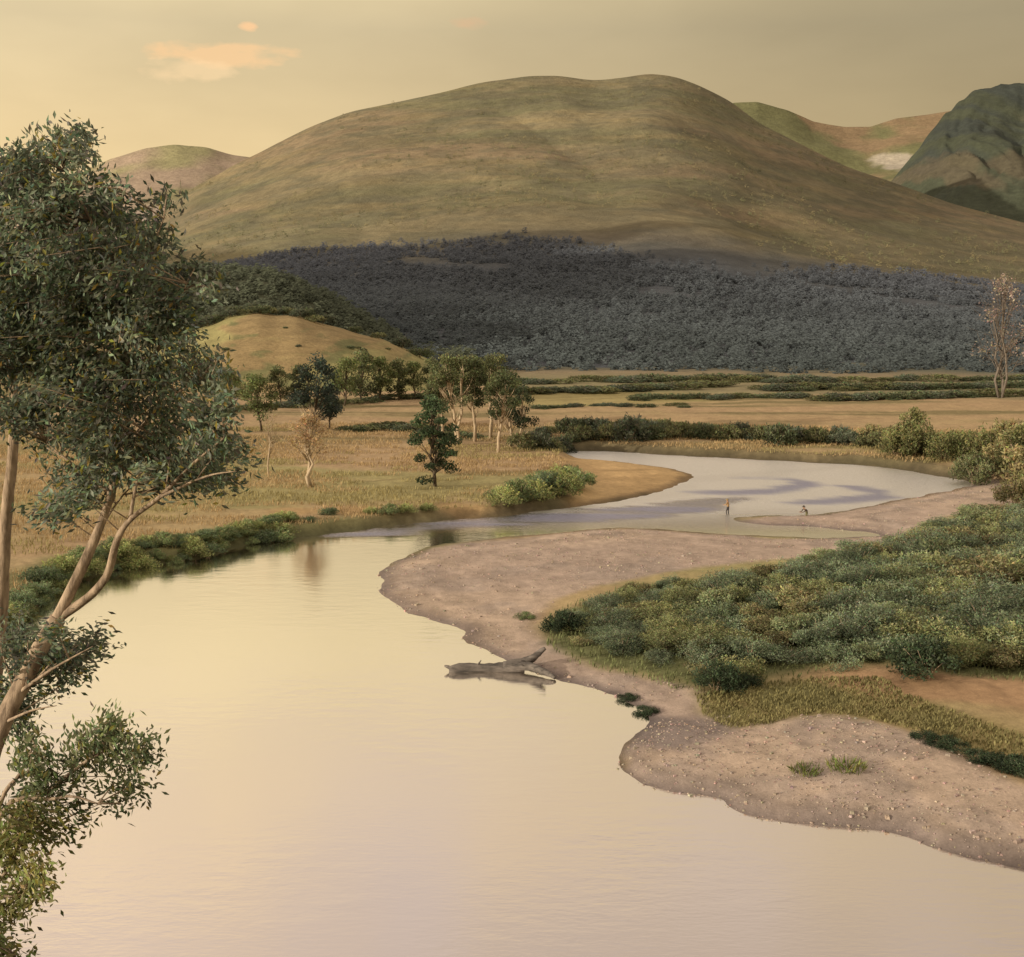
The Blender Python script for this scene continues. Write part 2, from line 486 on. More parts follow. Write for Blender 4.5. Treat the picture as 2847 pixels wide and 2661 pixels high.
def build_water():
    th = np.linspace(-62, 62, 420); rr = np.geomspace(24, 262, 300)
    T, RR = np.meshgrid(R(1) * th, rr, indexing='ij')
    x = RR * np.sin(T); y = RR * np.cos(T)
    m = np.zeros(x.shape)
    st = fbm(x * .05 + y * .02, y * .45, 4, 91)
    for p in RIFF:
        m = np.maximum(m, sstep(-.8, 1.6, sdf(x, y, p) + (st - .5) * 5))
    m = np.zeros(x.shape)
    a = sstep(-.8, 1.6, sdf(x, y, RIFF[0]) + (st - .5) * 5)
    m = np.maximum(a * (.35 + .35 * sstep(.35, .6, st)), sstep(112, 130, y) * (1 - a) * 1.0)
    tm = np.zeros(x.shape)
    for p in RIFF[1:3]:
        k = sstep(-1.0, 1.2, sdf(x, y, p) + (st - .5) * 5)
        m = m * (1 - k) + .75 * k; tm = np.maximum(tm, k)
    idx = np.arange(x.size).reshape(x.shape)
    q = np.stack([idx[:-1, :-1], idx[1:, :-1], idx[1:, 1:], idx[:-1, 1:]], -1)[:, :, ::-1]
    mt, nt, out = new_mat('river_water')
    at = N(nt, 'ShaderNodeAttribute', attribute_name='Col')
    sep = N(nt, 'ShaderNodeSeparateColor'); nt.links.new(at.outputs['Color'], sep.inputs[0])
    rif = sep.outputs[0]
    w1 = noise_node(nt, .55, 4, .55, (1.0, 2.2, 1)); w2 = noise_node(nt, 2.3, 3, .6, (.8, 2.4, 1)); w3 = noise_node(nt, .06, 3, .5)
    calm = remap(nt, w3, .42, .62, 0.05, 1.0)
    hh = math_n(nt, 'ADD', math_n(nt, 'MULTIPLY', math_n(nt, 'MULTIPLY', w1, calm), .026),
                math_n(nt, 'MULTIPLY', w2, math_n(nt, 'ADD', math_n(nt, 'MULTIPLY', rif, .26), .004)))
    bn = N(nt, 'ShaderNodeBump'); bn.inputs['Strength'].default_value = 1.0; bn.inputs['Distance'].default_value = 1.0
    nt.links.new(hh, bn.inputs['Height'])
    g = N(nt, 'ShaderNodeBsdfGlossy'); g.inputs['Color'].default_value = (.97, .95, .93, 1)
    nt.links.new(remap(nt, rif, 0, 1, .10, .34), g.inputs['Roughness'])
    nt.links.new(bn.outputs['Normal'], g.inputs['Normal'])
    tn = N(nt, 'ShaderNodeMix', data_type='RGBA'); tn.inputs[6].default_value = (.97, .95, .93, 1); tn.inputs[7].default_value = (.60, .61, .80, 1)  # lavender sky reflection painted into the gloss colour of the riffle streaks
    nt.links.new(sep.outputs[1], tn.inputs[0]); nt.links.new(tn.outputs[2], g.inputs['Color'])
    d = N(nt, 'ShaderNodeBsdfDiffuse'); d.inputs['Color'].default_value = (.30, .225, .15, 1)
    fr = N(nt, 'ShaderNodeFresnel'); fr.inputs['IOR'].default_value = 1.33
    nt.links.new(bn.outputs['Normal'], fr.inputs['Normal'])
    fac = remap(nt, fr.outputs[0], .02, .5, .82, .98)
    mx = N(nt, 'ShaderNodeMixShader')
    nt.links.new(fac, mx.inputs[0]); nt.links.new(d.outputs[0], mx.inputs[1]); nt.links.new(g.outputs[0], mx.inputs[2])
    nt.links.new(mx.outputs[0], out.inputs['Surface'])
    v = np.stack([x, y, np.zeros_like(x)], -1)
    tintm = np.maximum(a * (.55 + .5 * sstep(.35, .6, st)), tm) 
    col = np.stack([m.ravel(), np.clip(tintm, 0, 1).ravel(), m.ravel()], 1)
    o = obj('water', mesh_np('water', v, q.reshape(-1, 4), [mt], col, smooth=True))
    tag(o, 'calm winding river reflecting the cream evening sky', kind='structure')


build_water()


# ------------------------------------------------------------------ mountains
class Mount:
    def __init__(s, crest, D1, D0, zb, p, smooth=8):
        a, e = [], []
        for xd, yd in crest:
            d = ray(xd, yd); a.append(math.atan2(d[0], d[1])); e.append(math.atan2(d[2], math.hypot(d[0], d[1])))
        aa = np.linspace(a[0], a[-1], 700)
        ee = np.interp(aa, a, e)
        k = np.hanning(smooth * 2 + 3); k /= k.sum()
        ee = np.convolve(np.pad(ee, smooth + 1, mode='edge'), k, 'valid')
        s.aa, s.ee, s.D1, s.D0, s.zb, s.p = aa, ee, D1, D0, zb, p
        s.gully, s.crag = .13, 0.0

    def prof(s, t):
        t = np.asarray(t, float)
        b = np.clip(t, 0, 1) ** s.p
        w = sstep(.72, 1.0, t)
        b = b * (1 - w * .0) 
        rnd = 1 - .9 * (np.clip(1 - t, 0, 1)) ** 1.5 * s.p
        b = np.where(t > .8, np.minimum(np.maximum(b, b), 1), b)
        return np.where(t > 1, 1 - (t - 1) * .9 - (t - 1) ** 2, b)

    def z(s, az, D, rough=1.0):
        zc = CAM_Z + s.D1 * np.tan(np.interp(az, s.aa, s.ee))
        t = (D - s.D0) / (s.D1 - s.D0)
        x, y = D * np.sin(az), D * np.cos(az)
        H = np.maximum(zc - s.zb, 1)
        env = np.clip(t * 2.2, 0, 1) * np.clip((1.06 - t) * 4, .0, 1)
        L = s.D1 * .16
        g = np.abs(fbm(x / L + .3 * y / L, y / L * .45, 4, 101) - .5) * 2      # gullies
        n = fbm(x / L * 2, y / L * 2, 5, 111) - .5
        if s.crag:
            cr_ = np.abs(fbm(az * 60 + fbm(az * 20, t * 5, 3, 118) * 2.5, t * 3.5, 5, 117) - .5) * 2
            n = n + s.crag * (.45 - cr_) * 3
        return s.zb + H * s.prof(t) + rough * H * env * ((g - .35) * s.gully + n * s.gully * .7)


def build_mount(name, M, colf, mat, na=420, nr=220, tmax=1.4, rough=1.0, label=None, tmin=-.06):
    az = np.linspace(M.aa[0], M.aa[-1], na)
    t = np.linspace(tmin, tmax, nr)
    A, T = np.meshgrid(az, t, indexing='ij')
    D = M.D0 + (M.D1 - M.D0) * T
    z = M.z(A, D, rough)
    z = np.where(T < 0, M.zb - 6 * (-T / max(-tmin, .01)), z)
    edge = np.minimum(A - az[0], az[-1] - A) / R(1.2)
    x, y = D * np.sin(A), D * np.cos(A)
    c = colf(x, y, z, T, A)
    idx = np.arange(x.size).reshape(x.shape)
    q = np.stack([idx[:-1, :-1], idx[1:, :-1], idx[1:, 1:], idx[:-1, 1:]], -1)[:, :, ::-1]
    o = obj(name, mesh_np(name, np.stack([x, y, z], -1), q.reshape(-1, 4), [mat], c.reshape(-1, 3), smooth=True))
    tag(o, label, kind='structure')
    return o


MAIN = Mount([(-1500, 760), (-600, 700), (0, 560), (150, 500), (250, 455), (330, 400), (370, 365), (420, 340), (460, 315), (500, 297), (540, 276), (600, 246), (680, 216), (770, 198), (850, 180),
              (930, 160), (1030, 146), (1080, 145), (1150, 155), (1200, 150), (1260, 138), (1310, 145), (1360, 165), (1420, 195),
              (1470, 235), (1560, 280), (1650, 325), (1730, 352), (1850, 395), (1988, 432), (2300, 500), (2900, 560), (3600, 600)], 2600, 330, 1.2, 1.6, 5)


MAIN.gully = .065


def col_main(x, y, z, T, A):
    n = fbm(x / 260, y / 420 + z / 60, 5, 121); n2 = fbm(x / 60, y / 120 + z / 25, 4, 131); n3 = fbm(x / 600, z / 70, 4, 141)
    c = np.zeros(x.shape + (3,)); c[:] = (.315, .255, .150)
    c = lerp(c, (.245, .222, .125), sstep(.40, .62, n))
    c = lerp(c, (.365, .262, .165), sstep(.50, .68, n3) * .7)
    c = lerp(c, (.195, .178, .115), sstep(.52, .68, n2) * .6)
    c = lerp(c, (.36, .28, .145), sstep(.56, .7, fbm(x / 150, z / 18, 4, 151)) * .45)
    c = lerp(c, (.21, .185, .12), sstep(.5, .66, fbm(x / 34, z / 9, 4, 155)) * .5)
    c = c * np.array([.68, .715, .75]) * (1 - .25 * sstep(R(-4), R(20), A))[..., None]  # grey-blue haze and dimmer light to the right, both put into the colour
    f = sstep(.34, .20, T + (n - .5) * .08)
    return lerp(c, (.080, .089, .106), f)  # haze tint also in the wooded foot's colour


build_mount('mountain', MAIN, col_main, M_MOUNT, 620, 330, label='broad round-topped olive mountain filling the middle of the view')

FARL = Mount([(-1600, 560), (-700, 520), (-200, 450), (0, 390), (100, 355), (180, 320), (215, 302), (280, 283), (340, 276), (400, 282), (450, 297), (490, 302), (560, 330), (700, 420)], 5200, 2200, 0, 1.5, 5)


def col_farl(x, y, z, T, A):
    n = fbm(x / 400, y / 700, 5, 161)
    c = np.zeros(x.shape + (3,)); c[:] = (0.274, 0.258, 0.146)
    c = lerp(c, (0.338, 0.266, 0.208), sstep(.45, .62, n))
    return lerp(c, (0.242, 0.215, 0.217), sstep(.7, .5, T) * .7)


build_mount('mountain', FARL, col_farl, M_MOUNT, 260, 120, label='low rounded mauve hill far behind the left tree')

KNOB = Mount([(1180, 330), (1300, 260), (1380, 210), (1425, 196), (1470, 194), (1530, 210), (1580, 231), (1640, 243), (1690, 244), (1740, 229), (1800, 221), (1850, 212),
              (1950, 220), (2200, 300)], 5600, 2700, 60, 1.35, 3)
SC = P(0, 0)  # placeholder


def col_knob(x, y, z, T, A):
    n = fbm(x / 260, y / 500, 5, 171)
    c = np.zeros(x.shape + (3,)); c[:] = (0.141, 0.143, 0.072)
    c = lerp(c, (0.237, 0.168, 0.105), sstep(.46, .62, n) * .9)
    # pale scree in the notch below the dark mountain
    el = np.arctan2(z - CAM_Z, np.hypot(x, y)); 
    a0 = math.atan2(*ray(1735, 310)[:2]); 
    d = ray(1735, 312); e0 = math.atan2(d[2], math.hypot(d[0], d[1]))
    m = sstep(1.2, .7, np.hypot((A - a0) / .0165, (el - e0) / .0065) + (fbm(x / 60, y / 60, 3, 181) - .5) * 1.0)
    return lerp(c, (0.325, 0.293, 0.247), m)


build_mount('mountain', KNOB, col_knob, M_MOUNT, 300, 300, label='distant brown saddle with a pale scree patch')

DARK = Mount([(1690, 400), (1730, 352), (1760, 315), (1785, 286), (1800, 262), (1822, 236), (1836, 214), (1846, 212), (1860, 192), (1872, 189), (1886, 175), (1902, 171), (1926, 168), (1946, 161), (1988, 161), (2100, 140), (2300, 170), (2600, 250), (3200, 400)], 3900, 2650, 90, 1.05, 2)


DARK.crag = .2


def col_dark(x, y, z, T, A):
    n = fbm(x / 90, z / 160, 5, 191); n2 = fbm(x / 40 + z / 60, y / 300, 4, 193)
    c = np.zeros(x.shape + (3,)); c[:] = (0.059, 0.069, 0.048)
    c = lerp(c, (0.034, 0.043, 0.050), sstep(.42, .68, n2) * .6 * sstep(.2, .8, T))
    c = lerp(c, (0.115, 0.093, 0.065), sstep(.58, .7, n) * .6)
    return c


build_mount('mountain', DARK, col_dark, M_MOUNT, 260, 160, rough=1.6, label='dark craggy green mountain at the right edge')

HILL = Mount([(-900, 720), (-300, 680), (100, 665), (300, 655), (380, 640), (415, 628), (450, 612), (500, 606), (535, 612), (575, 612), (620, 627), (665, 638), (700, 650), (740, 658), (790, 680), (850, 712), (900, 742), (960, 765)], 335, 262, 1.2, .85, 6)


def hill_prof(t):
    t = np.asarray(t, float)
    return np.where(t > 1, 1 - (t - 1) ** 2 * 1.5, np.sin(np.clip(t, 0, 1) * math.pi / 2) ** 1.15)


HILL.prof = hill_prof


def col_hill(x, y, z, T, A):
    n = fbm(x / 20, z / 4, 4, 201); n2 = fbm(x / 8, z / 2.5, 4, 203)
    c = np.zeros(x.shape + (3,)); c[:] = (0.281, 0.210, 0.109)
    c = lerp(c, (0.300, 0.272, 0.124), sstep(.45, .6, n))
    c = lerp(c, (0.151, 0.162, 0.075), sstep(.58, .68, n2) * .8)
    return c


build_mount('hill', HILL, col_hill, M_HILL, 300, 120, rough=1.3, label='rounded tan grassy hill behind the left meadow')
WOOD = Mount([(-900, 640), (-300, 600), (100, 560), (330, 525), (420, 527), (520, 532), (600, 562), (680, 602), (760, 650), (850, 705), (920, 745)], 460, 345, 1.2, .85, 6)
WOOD.prof = hill_prof
build_mount('hill', WOOD, lambda x, y, z, T, A: np.zeros(x.shape + (3,)) + (0.088, 0.096, 0.061), M_HILL, 200, 80, rough=.3,
            label='dark wooded mound behind the tan hill')

# unseen ridge added west of the valley, shaped to shadow the main mountain's foot
SUN_AZ = math.atan2(-.90, -.436)        # from the west-south-west
SUN_EL = R(11)
SX, SY = math.sin(SUN_AZ), math.cos(SUN_AZ)


BD = [(-300, 500), (100, 480), (390, 478), (560, 482), (700, 476), (850, 482), (900, 466), (1000, 460), (1100, 470), (1200, 492), (1300, 516), (1400, 527), (1500, 537),
          (1600, 527), (1750, 532), (1988, 532)]
BD_AZ = [math.atan2(*ray(*p)[:2]) for p in BD]
BD_EL = [math.atan2(ray(*p)[2], math.hypot(*ray(*p)[:2])) for p in BD]


def build_shadow_ridge():
    bd = BD
    X0 = -1150.0
    cy, cz = [], []
    for xd, yd in bd:
        d = ray(xd, yd); az = math.atan2(d[0], d[1]); e = math.atan2(d[2], math.hypot(d[0], d[1]))
        DD = np.linspace(340, 2500, 2000)
        zz = MAIN.z(np.full_like(DD, az), DD)
        el = np.arctan2(zz - CAM_Z, DD)
        k = np.argmax(el > e)
        x, y, z = DD[k] * math.sin(az), DD[k] * math.cos(az), zz[k]
        t = (x - X0) / -SX
        cy.append(y + SY * t); cz.append(z + t * math.tan(SUN_EL))
    o = np.argsort(cy); cy = np.array(cy)[o]; cz = np.array(cz)[o]
    ys = np.concatenate([[-900, -420, -140, cy[0] - 60], cy, [cy[-1] + 250, cy[-1] + 900, cy[-1] + 1800]])
    zs = np.concatenate([[-5, -5, cz[0] * .9, cz[0]], cz, [cz[-1] * .95, cz[-1] * .8, 0]])
    Y = np.linspace(ys[0], ys[-1], 260)
    ZC = np.interp(Y, ys, zs)
    ww = np.linspace(-1, 1, 60)
    W, YY = np.meshgrid(ww, Y)
    prof = (1 - np.abs(W)) ** 1.1
    x = X0 + W * (ZC[:, None] * 1.5 + 60) + 0 * YY
    n = fbm(x / 90, YY / 90, 5, 211) - .5
    z = ZC[:, None] * prof + n * 60 * np.abs(W) * (1 - np.abs(W)) * 2 - 4
    c = lerp(np.zeros(x.shape + (3,)) + (.12, .115, .055), (.06, .065, .04), sstep(.45, .6, n + .5))
    idx = np.arange(x.size).reshape(x.shape)
    q = np.stack([idx[:-1, :-1], idx[:-1, 1:], idx[1:, 1:], idx[1:, :-1]], -1)
    ob = obj('mountain', mesh_np('ridge', np.stack([x, YY, z], -1), q.reshape(-1, 4), [M_MOUNT], c.reshape(-1, 3), smooth=True))
    tag(ob, 'unseen west ridge added to cast the shadow on the mountain foot', kind='structure')


build_shadow_ridge()


# ------------------------------------------------------------------ forest (reads as one mass)
def crowns(name, px, py, pz, size, base, label, nleaf=34):
    """a leafy clump at each point, all in one mesh"""
    r = np.random.default_rng(31)
    n = len(px)
    d = unit(r.normal(size=(n, nleaf, 3))); d[..., 2] = np.abs(d[..., 2]) * 1.25 - .1
    rad = size[:, None, None] * (.35 + .7 * r.random((n, nleaf, 1)) ** .6)
    cen = np.stack([px, py, pz], -1)[:, None, :] + d * rad * np.array([.62, .62, 1.0])
    nn = unit(d * .22 + np.array([-.1, -.45, .8]) + .06 * r.normal(size=d.shape))
    u = unit(np.cross(nn, r.normal(size=d.shape))); w = np.cross(nn, u)
    L = (size[:, None] * r.uniform(.26, .48, (n, nleaf)))
    tree = np.clip(1 + r.normal(0, .10, (n, 1, 1)) + .5 * (fbm(px / 60, py / 90, 3, 225)[:, None, None] - .5), .5, 1.6)
    c = np.broadcast_to(base[:, None, :], (n, nleaf, 3)) * tree * (1 + r.normal(0, .05, (n, nleaf, 1)))
    b = MB(); b.leaves(cen.reshape(-1, 3), u.reshape(-1, 3), w.reshape(-1, 3), L.ravel(), L.ravel() * .8, np.clip(c.reshape(-1, 3), .005, .9))
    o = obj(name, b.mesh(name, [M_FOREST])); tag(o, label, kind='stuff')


def forest():
    r = np.random.default_rng(5)
    # lower slope of the main mountain, in the ridge's shadow
    n = 30000
    az = r.uniform(R(-27), R(30), n); D = 332 + (1080 - 332) * r.random(n) ** .75
    t = fbm(D * np.sin(az) / 70, D * np.cos(az) / 70, 3, 221)
    keep = (t > .3)
    az, D = az[keep], D[keep]
    x, y = D * np.sin(az), D * np.cos(az); z = MAIN.z(az, D)
    lim = np.interp(az, BD_AZ, BD_EL) + r.normal(0, .0035, len(az)) - .002     # dark crowns stop at the shadow line, shaping its edge into the wood
    keep = np.arctan2(z - CAM_Z, D) < lim
    az, D, x, y, z = az[keep], D[keep], x[keep], y[keep], z[keep]
    s = r.uniform(1.5, 3.3, len(x)) * (.8 + D / 1500)
    k = (D - 332) / 750
    base = np.array([.068, .084, .090])[None] * (1 - k[:, None]) + np.array([.088, .098, .126])[None] * k[:, None]  # bluish distance haze painted into the crown colours
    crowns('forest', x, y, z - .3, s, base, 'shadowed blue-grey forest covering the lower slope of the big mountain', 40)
    # open upper slope: scattered scrub
    n = 5200
    az = r.uniform(R(-25), R(28), n); D = r.uniform(1000, 2560, n)
    t = fbm(D * np.sin(az) / 160, D * np.cos(az) / 260, 4, 231)
    keep = t > .5
    az, D = az[keep], D[keep]
    x, y = D * np.sin(az), D * np.cos(az); z = MAIN.z(az, D)
    s = r.uniform(1.8, 4.6, len(x)) * (.7 + D / 2600)
    base = np.where(r.random((len(x), 1)) < .4, [[.20, .175, .10]], [[.145, .145, .085]])
    crowns('woods', x, y, z - .6, s, base, 'scattered olive scrub on the sunlit upper mountain slope', 16)
    # wooded mound behind the tan hill
    n = 3000
    az = r.uniform(WOOD.aa[0], WOOD.aa[-1], n); D = r.uniform(352, 468, n)
    x, y = D * np.sin(az), D * np.cos(az); z = WOOD.z(az, D, .3)
    crowns('woods', x, y, z - .2, r.uniform(1.8, 3.8, n), np.zeros((n, 3)) + (.085, .10, .07), 'dark green wood on the mound behind the tan hill', 40)


forest()

# ------------------------------------------------------------------ trees and bushes


def bush_mesh(name, seed, h, rad, nleaf, L, base, stems=7, spread=.35):
    r = np.random.default_rng(seed)
    b = MB()
    nc = 15
    a = r.uniform(0, 2 * math.pi, nc); rr = rad * np.sqrt(r.random(nc)) * .85
    cx, cy = rr * np.cos(a), rr * np.sin(a)
    cz = h * (.25 + .55 * r.random(nc)) * (1 - .35 * (rr / rad) ** 2)
    cs = rad * r.uniform(.28, .5, nc)
    per = nleaf // nc
    for k in range(nc):
        d = unit(r.normal(size=(per, 3))); q = r.random((per, 1)) ** .4
        cen = np.array([cx[k], cy[k], cz[k]]) + d * q * cs[k] * np.array([1, 1, .8])
        cen[:, 2] = np.maximum(cen[:, 2], .05)
        u, w = rand_frames(per, r, d * .8 + np.array([0, 0, .5]))
        tone = np.clip(1 + r.normal(0, .22), .6, 1.5)
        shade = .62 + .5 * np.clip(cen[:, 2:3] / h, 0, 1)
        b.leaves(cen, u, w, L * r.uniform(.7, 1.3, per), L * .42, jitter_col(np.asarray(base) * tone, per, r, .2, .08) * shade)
    # shoots poking out above the dome
    for k in range(14):
        a0 = r.uniform(0, 2 * math.pi); q = rad * r.uniform(.1, .8)
        p0 = np.array([q * math.cos(a0) * .6, q * math.sin(a0) * .6, h * .3]); p1 = np.array([q * math.cos(a0), q * math.sin(a0), h * r.uniform(.8, 1.08) * (1 - .3 * (q / rad) ** 2)])
        n = 26; tt = r.uniform(.35, 1, (n, 1))
        cen = p0 + (p1 - p0) * tt + r.normal(0, .09, (n, 3)) * rad * .6
        u, w = rand_frames(n, r, (p1 - p0) / np.linalg.norm(p1 - p0) * 1.4)
        b.leaves(cen, u, w, L * 1.1, L * .35, jitter_col(np.asarray(base) * 1.25, n, r, .2, .1))
    for k in range(stems):
        a0 = r.uniform(0, 2 * math.pi); q = rad * r.uniform(.2, .7)
        e = np.array([q * math.cos(a0), q * math.sin(a0), h * r.uniform(.5, .85)])
        b.tube([np.zeros(3) + [0, 0, -.15], e * [.4, .4, .5], e], [.035 * h / 2, .025 * h / 2, .008], 4, 1)
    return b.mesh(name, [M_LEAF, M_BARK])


def place(name, me, x, y, s, rz, label, cat, group, dz=-.08, sz=1.0):
    o = obj(name, me)
    o.location = (x, y, gz(x, y) + dz); o.rotation_euler = (0, 0, rz); o.scale = (s, s, s * sz)
    tag(o, label, cat, group)
    return o


BUSH_G = [bush_mesh('willow_bush', 300 + i, h_, r_, 4600, L_, c, 9) for i, (h_, r_, L_, c) in enumerate([
    (1.9, 1.9, .20, (0.128, 0.146, 0.083)), (2.3, 1.5, .17, (0.142, 0.153, 0.078)), (1.5, 2.2, .18, (0.113, 0.140, 0.089)), (2.0, 1.8, .22, (0.160, 0.153, 0.083)), (2.6, 1.6, .16, (0.117, 0.143, 0.094)), (1.3, 2.0, .2, (0.151, 0.157, 0.078)), (2.1, 2.1, .15, (0.108, 0.130, 0.087))])]
BUSH_B = [bush_mesh('riverside_bush', 320 + i, 1.7, 1.4, 1700, .2, c) for i, c in enumerate([(.14, .17, .085), (.17, .185, .08), (.105, .135, .08)])]
BUSH_F = [bush_mesh('far_bush', 340 + i, 2.6, 2.3, 1100, .42, c) for i, c in enumerate([(.075, .088, .052), (.095, .098, .052), (.068, .078, .056)])]
BUSH_O = [bush_mesh('olive_bush', 350 + i, 4.6, 3.2, 2200, .42, c) for i, c in enumerate([(.125, .13, .06), (.105, .115, .062), (.145, .13, .068)])]
BUSH_D = [bush_mesh('dark_bush', 360 + i, 1.9, 1.6, 2600, .2, c) for i, c in enumerate([(.035, .05, .03), (.042, .058, .034)])]


def inside(poly, x, y): return sdf(np.array([x]), np.array([y]), poly)[0]


def scatter(poly, dist, r, ymin=None):
    lo, hi = poly.min(0), poly.max(0); pts = []
    for _ in range(14000):
        p = lo + r.random(2) * (hi - lo)
        if abs(math.atan2(p[0], p[1])) > R(26.5): continue
        if inside(poly, *p) < .3: continue
        if pts and np.min(np.hypot(*(np.array(pts) - p).T)) < dist: continue
        pts.append(p)
    return pts


def thicket():
    r = np.random.default_rng(77)
    poly = gpoly([(1072, 1212), (1140, 1172), (1270, 1142), (1400, 1128), (1500, 1114), (1700, 1072), (1850, 1022), (2050, 985), (2300, 975), (2300, 1330),
                  (1988, 1322), (1850, 1312), (1700, 1292), (1550, 1312), (1390, 1335), (1260, 1298), (1140, 1262)], .5, 1)
    pts = scatter(poly, 1.8, r)
    for x, y in pts:
        edge = min(1, inside(poly, x, y) / 4)
        s = r.uniform(.7, 1.1) * (.6 + .38 * edge) * float(np.interp(math.degrees(math.atan2(x, y)), [2, 12, 22], [.95, 1.1, 1.5]))
        place('willow_bush', BUSH_G[r.integers(7)], x, y, s, r.uniform(0, 6.28),
              'green willow bush packed into the dense thicket on the right bank', 'bush', 'willow bushes of the thicket on the right bank', sz=r.uniform(.55, .85)).scale.x *= r.uniform(1.0, 1.35)
    print('thicket', len(pts))


thicket()


def px_bush(name, xd, yd, s, meshes, label, cat='bush', group=None, sz=1.0, z=.6, wide=1.0):
    p = P(xd, yd, z); g = gz(p[0], p[1]); p = P(xd, yd, g)
    o = place(name, meshes[random.randrange(len(meshes))], p[0], p[1], s, random.uniform(-.35, .35) if wide > 1 else random.uniform(0, 6.28), label, cat, group, sz=sz)
    o.scale.x *= wide
    return o


# dark bushes of their own along the thicket's lower edge
px_bush('dark_bush', 1800, 1318, 1.3, BUSH_D, 'dark round bush at the front of the thicket above the reddish soil')
px_bush('dark_bush', 1390, 1345, 1.0, BUSH_D, 'dark low bush at the lowest front point of the thicket')
px_bush('dark_bush', 1092, 1228, .85, BUSH_D, 'dark green bush at the pointed left tip of the thicket')
px_bush('dark_bush', 1222, 1360, .42, BUSH_D, 'small dark green clump on the water edge between log and headland', sz=.45)
px_bush('dark_bush', 1254, 1386, .45, BUSH_D, 'dark green clump overhanging the water just above the gravel headland', sz=.5)
px_bush('low_bush', 1020, 1200, .55, BUSH_B, 'small green tuft on gravel just left of the thicket tip', sz=.5)
px_bush('low_bush', 1450, 1330, .55, BUSH_D, 'little dark bush beside the yellow-green grass strip', sz=.7)
for xd, yd, s, lb in ((1800, 1440, .62, 'low green bush at the left end of the dark strip above the lower beach'),
                      (1850, 1455, .75, 'dark green bush second from the left in the strip above the lower beach'),
                      (1905, 1480, .7, 'dark bush third from the left in the strip above the lower beach'),
                      (1945, 1490, .85, 'dark bush near the right edge in the strip above the lower beach'),
                      (1985, 1500, .9, 'dark bush at the right edge above the lower gravel beach')):
    px_bush('low_bush', xd, yd, s * .75, BUSH_D, lb, 'bush', 'bushes above the lower beach', sz=.6)


def tuft_mesh(seed, h=.45):
    r = np.random.default_rng(seed); b = MB(); n = 150
    a = r.uniform(0, 6.28, n); q = .75 * np.sqrt(r.random(n))
    cen = np.stack([q * np.cos(a), q * np.sin(a), h * r.uniform(.25, .5, n)], 1)
    u = unit(np.stack([np.cos(a) * .6, np.sin(a) * .6, np.full(n, 1.0)], 1) + r.normal(0, .3, (n, 3)))
    w = unit(np.cross(u, r.normal(size=(n, 3))))
    b.leaves(cen, u, w, h * r.uniform(.8, 1.3, n), .05, jitter_col((.10, .115, .04), n, r))
    return b.mesh('grass_tuft', [M_GRASS])


TUFT = [tuft_mesh(1), tuft_mesh(2)]
px_bush('grass_tuft', 1565, 1497, 1.0, TUFT, 'small green grass tuft alone on the lower gravel beach', 'grass tuft', 'tufts on the lower beach')
px_bush('grass_tuft', 1645, 1490, 1.2, TUFT, 'larger streaky grass tuft to the right on the lower gravel beach', 'grass tuft', 'tufts on the lower beach')


def left_bank():
    r = np.random.default_rng(9); random.seed(9)
    edge = catmull([(-60, 1250), (0, 1225), (60, 1172), (130, 1126), (230, 1096), (320, 1082), (400, 1068), (480, 1046), (550, 1028)], 6, False)
    for k, (xd, yd) in enumerate(edge):
        for row in range(3):
            s = r.uniform(.42, .9) * (1.1 if row == 1 else .8)
            px_bush('riverside_bush', xd + r.uniform(-14, 14), yd + 13 - row * 15 + r.uniform(-5, 5), s, BUSH_B,
                    'leafy green bush in the hedge along the left river bank', 'bush', 'bushes along the left river bank', z=.5, sz=.85, wide=r.uniform(1.0, 1.5))
    for xd, yd, s in ((640, 1018, .7), (720, 1006, .6), (755, 998, .9), (790, 994, .8), (830, 990, .7), (960, 990, .8), (1000, 985, .95), (600, 1012, .5), (540, 1010, .6)):
        px_bush('riverside_bush', xd, yd, s, BUSH_B, 'low bush spaced along the cut bank below the meadow', 'bush', 'low bushes along the cut bank', sz=.7, z=.9)
    for xd, yd, s in ((980, 978, 1.3), (1010, 970, 1.5), (1040, 972, 1.4), (1060, 958, 1.7), (1090, 962, 1.6), (1085, 940, 1.5), (1115, 945, 1.5), (1125, 950, 1.2), (1050, 945, 1.2), (1105, 925, 1.0)):
        px_bush('riverside_bush', xd, yd, s, BUSH_B, 'blue-green bush in the clump on the meadow point at the river bend', 'bush', 'bushes on the meadow point at the bend', sz=.9, z=.9)


left_bank()


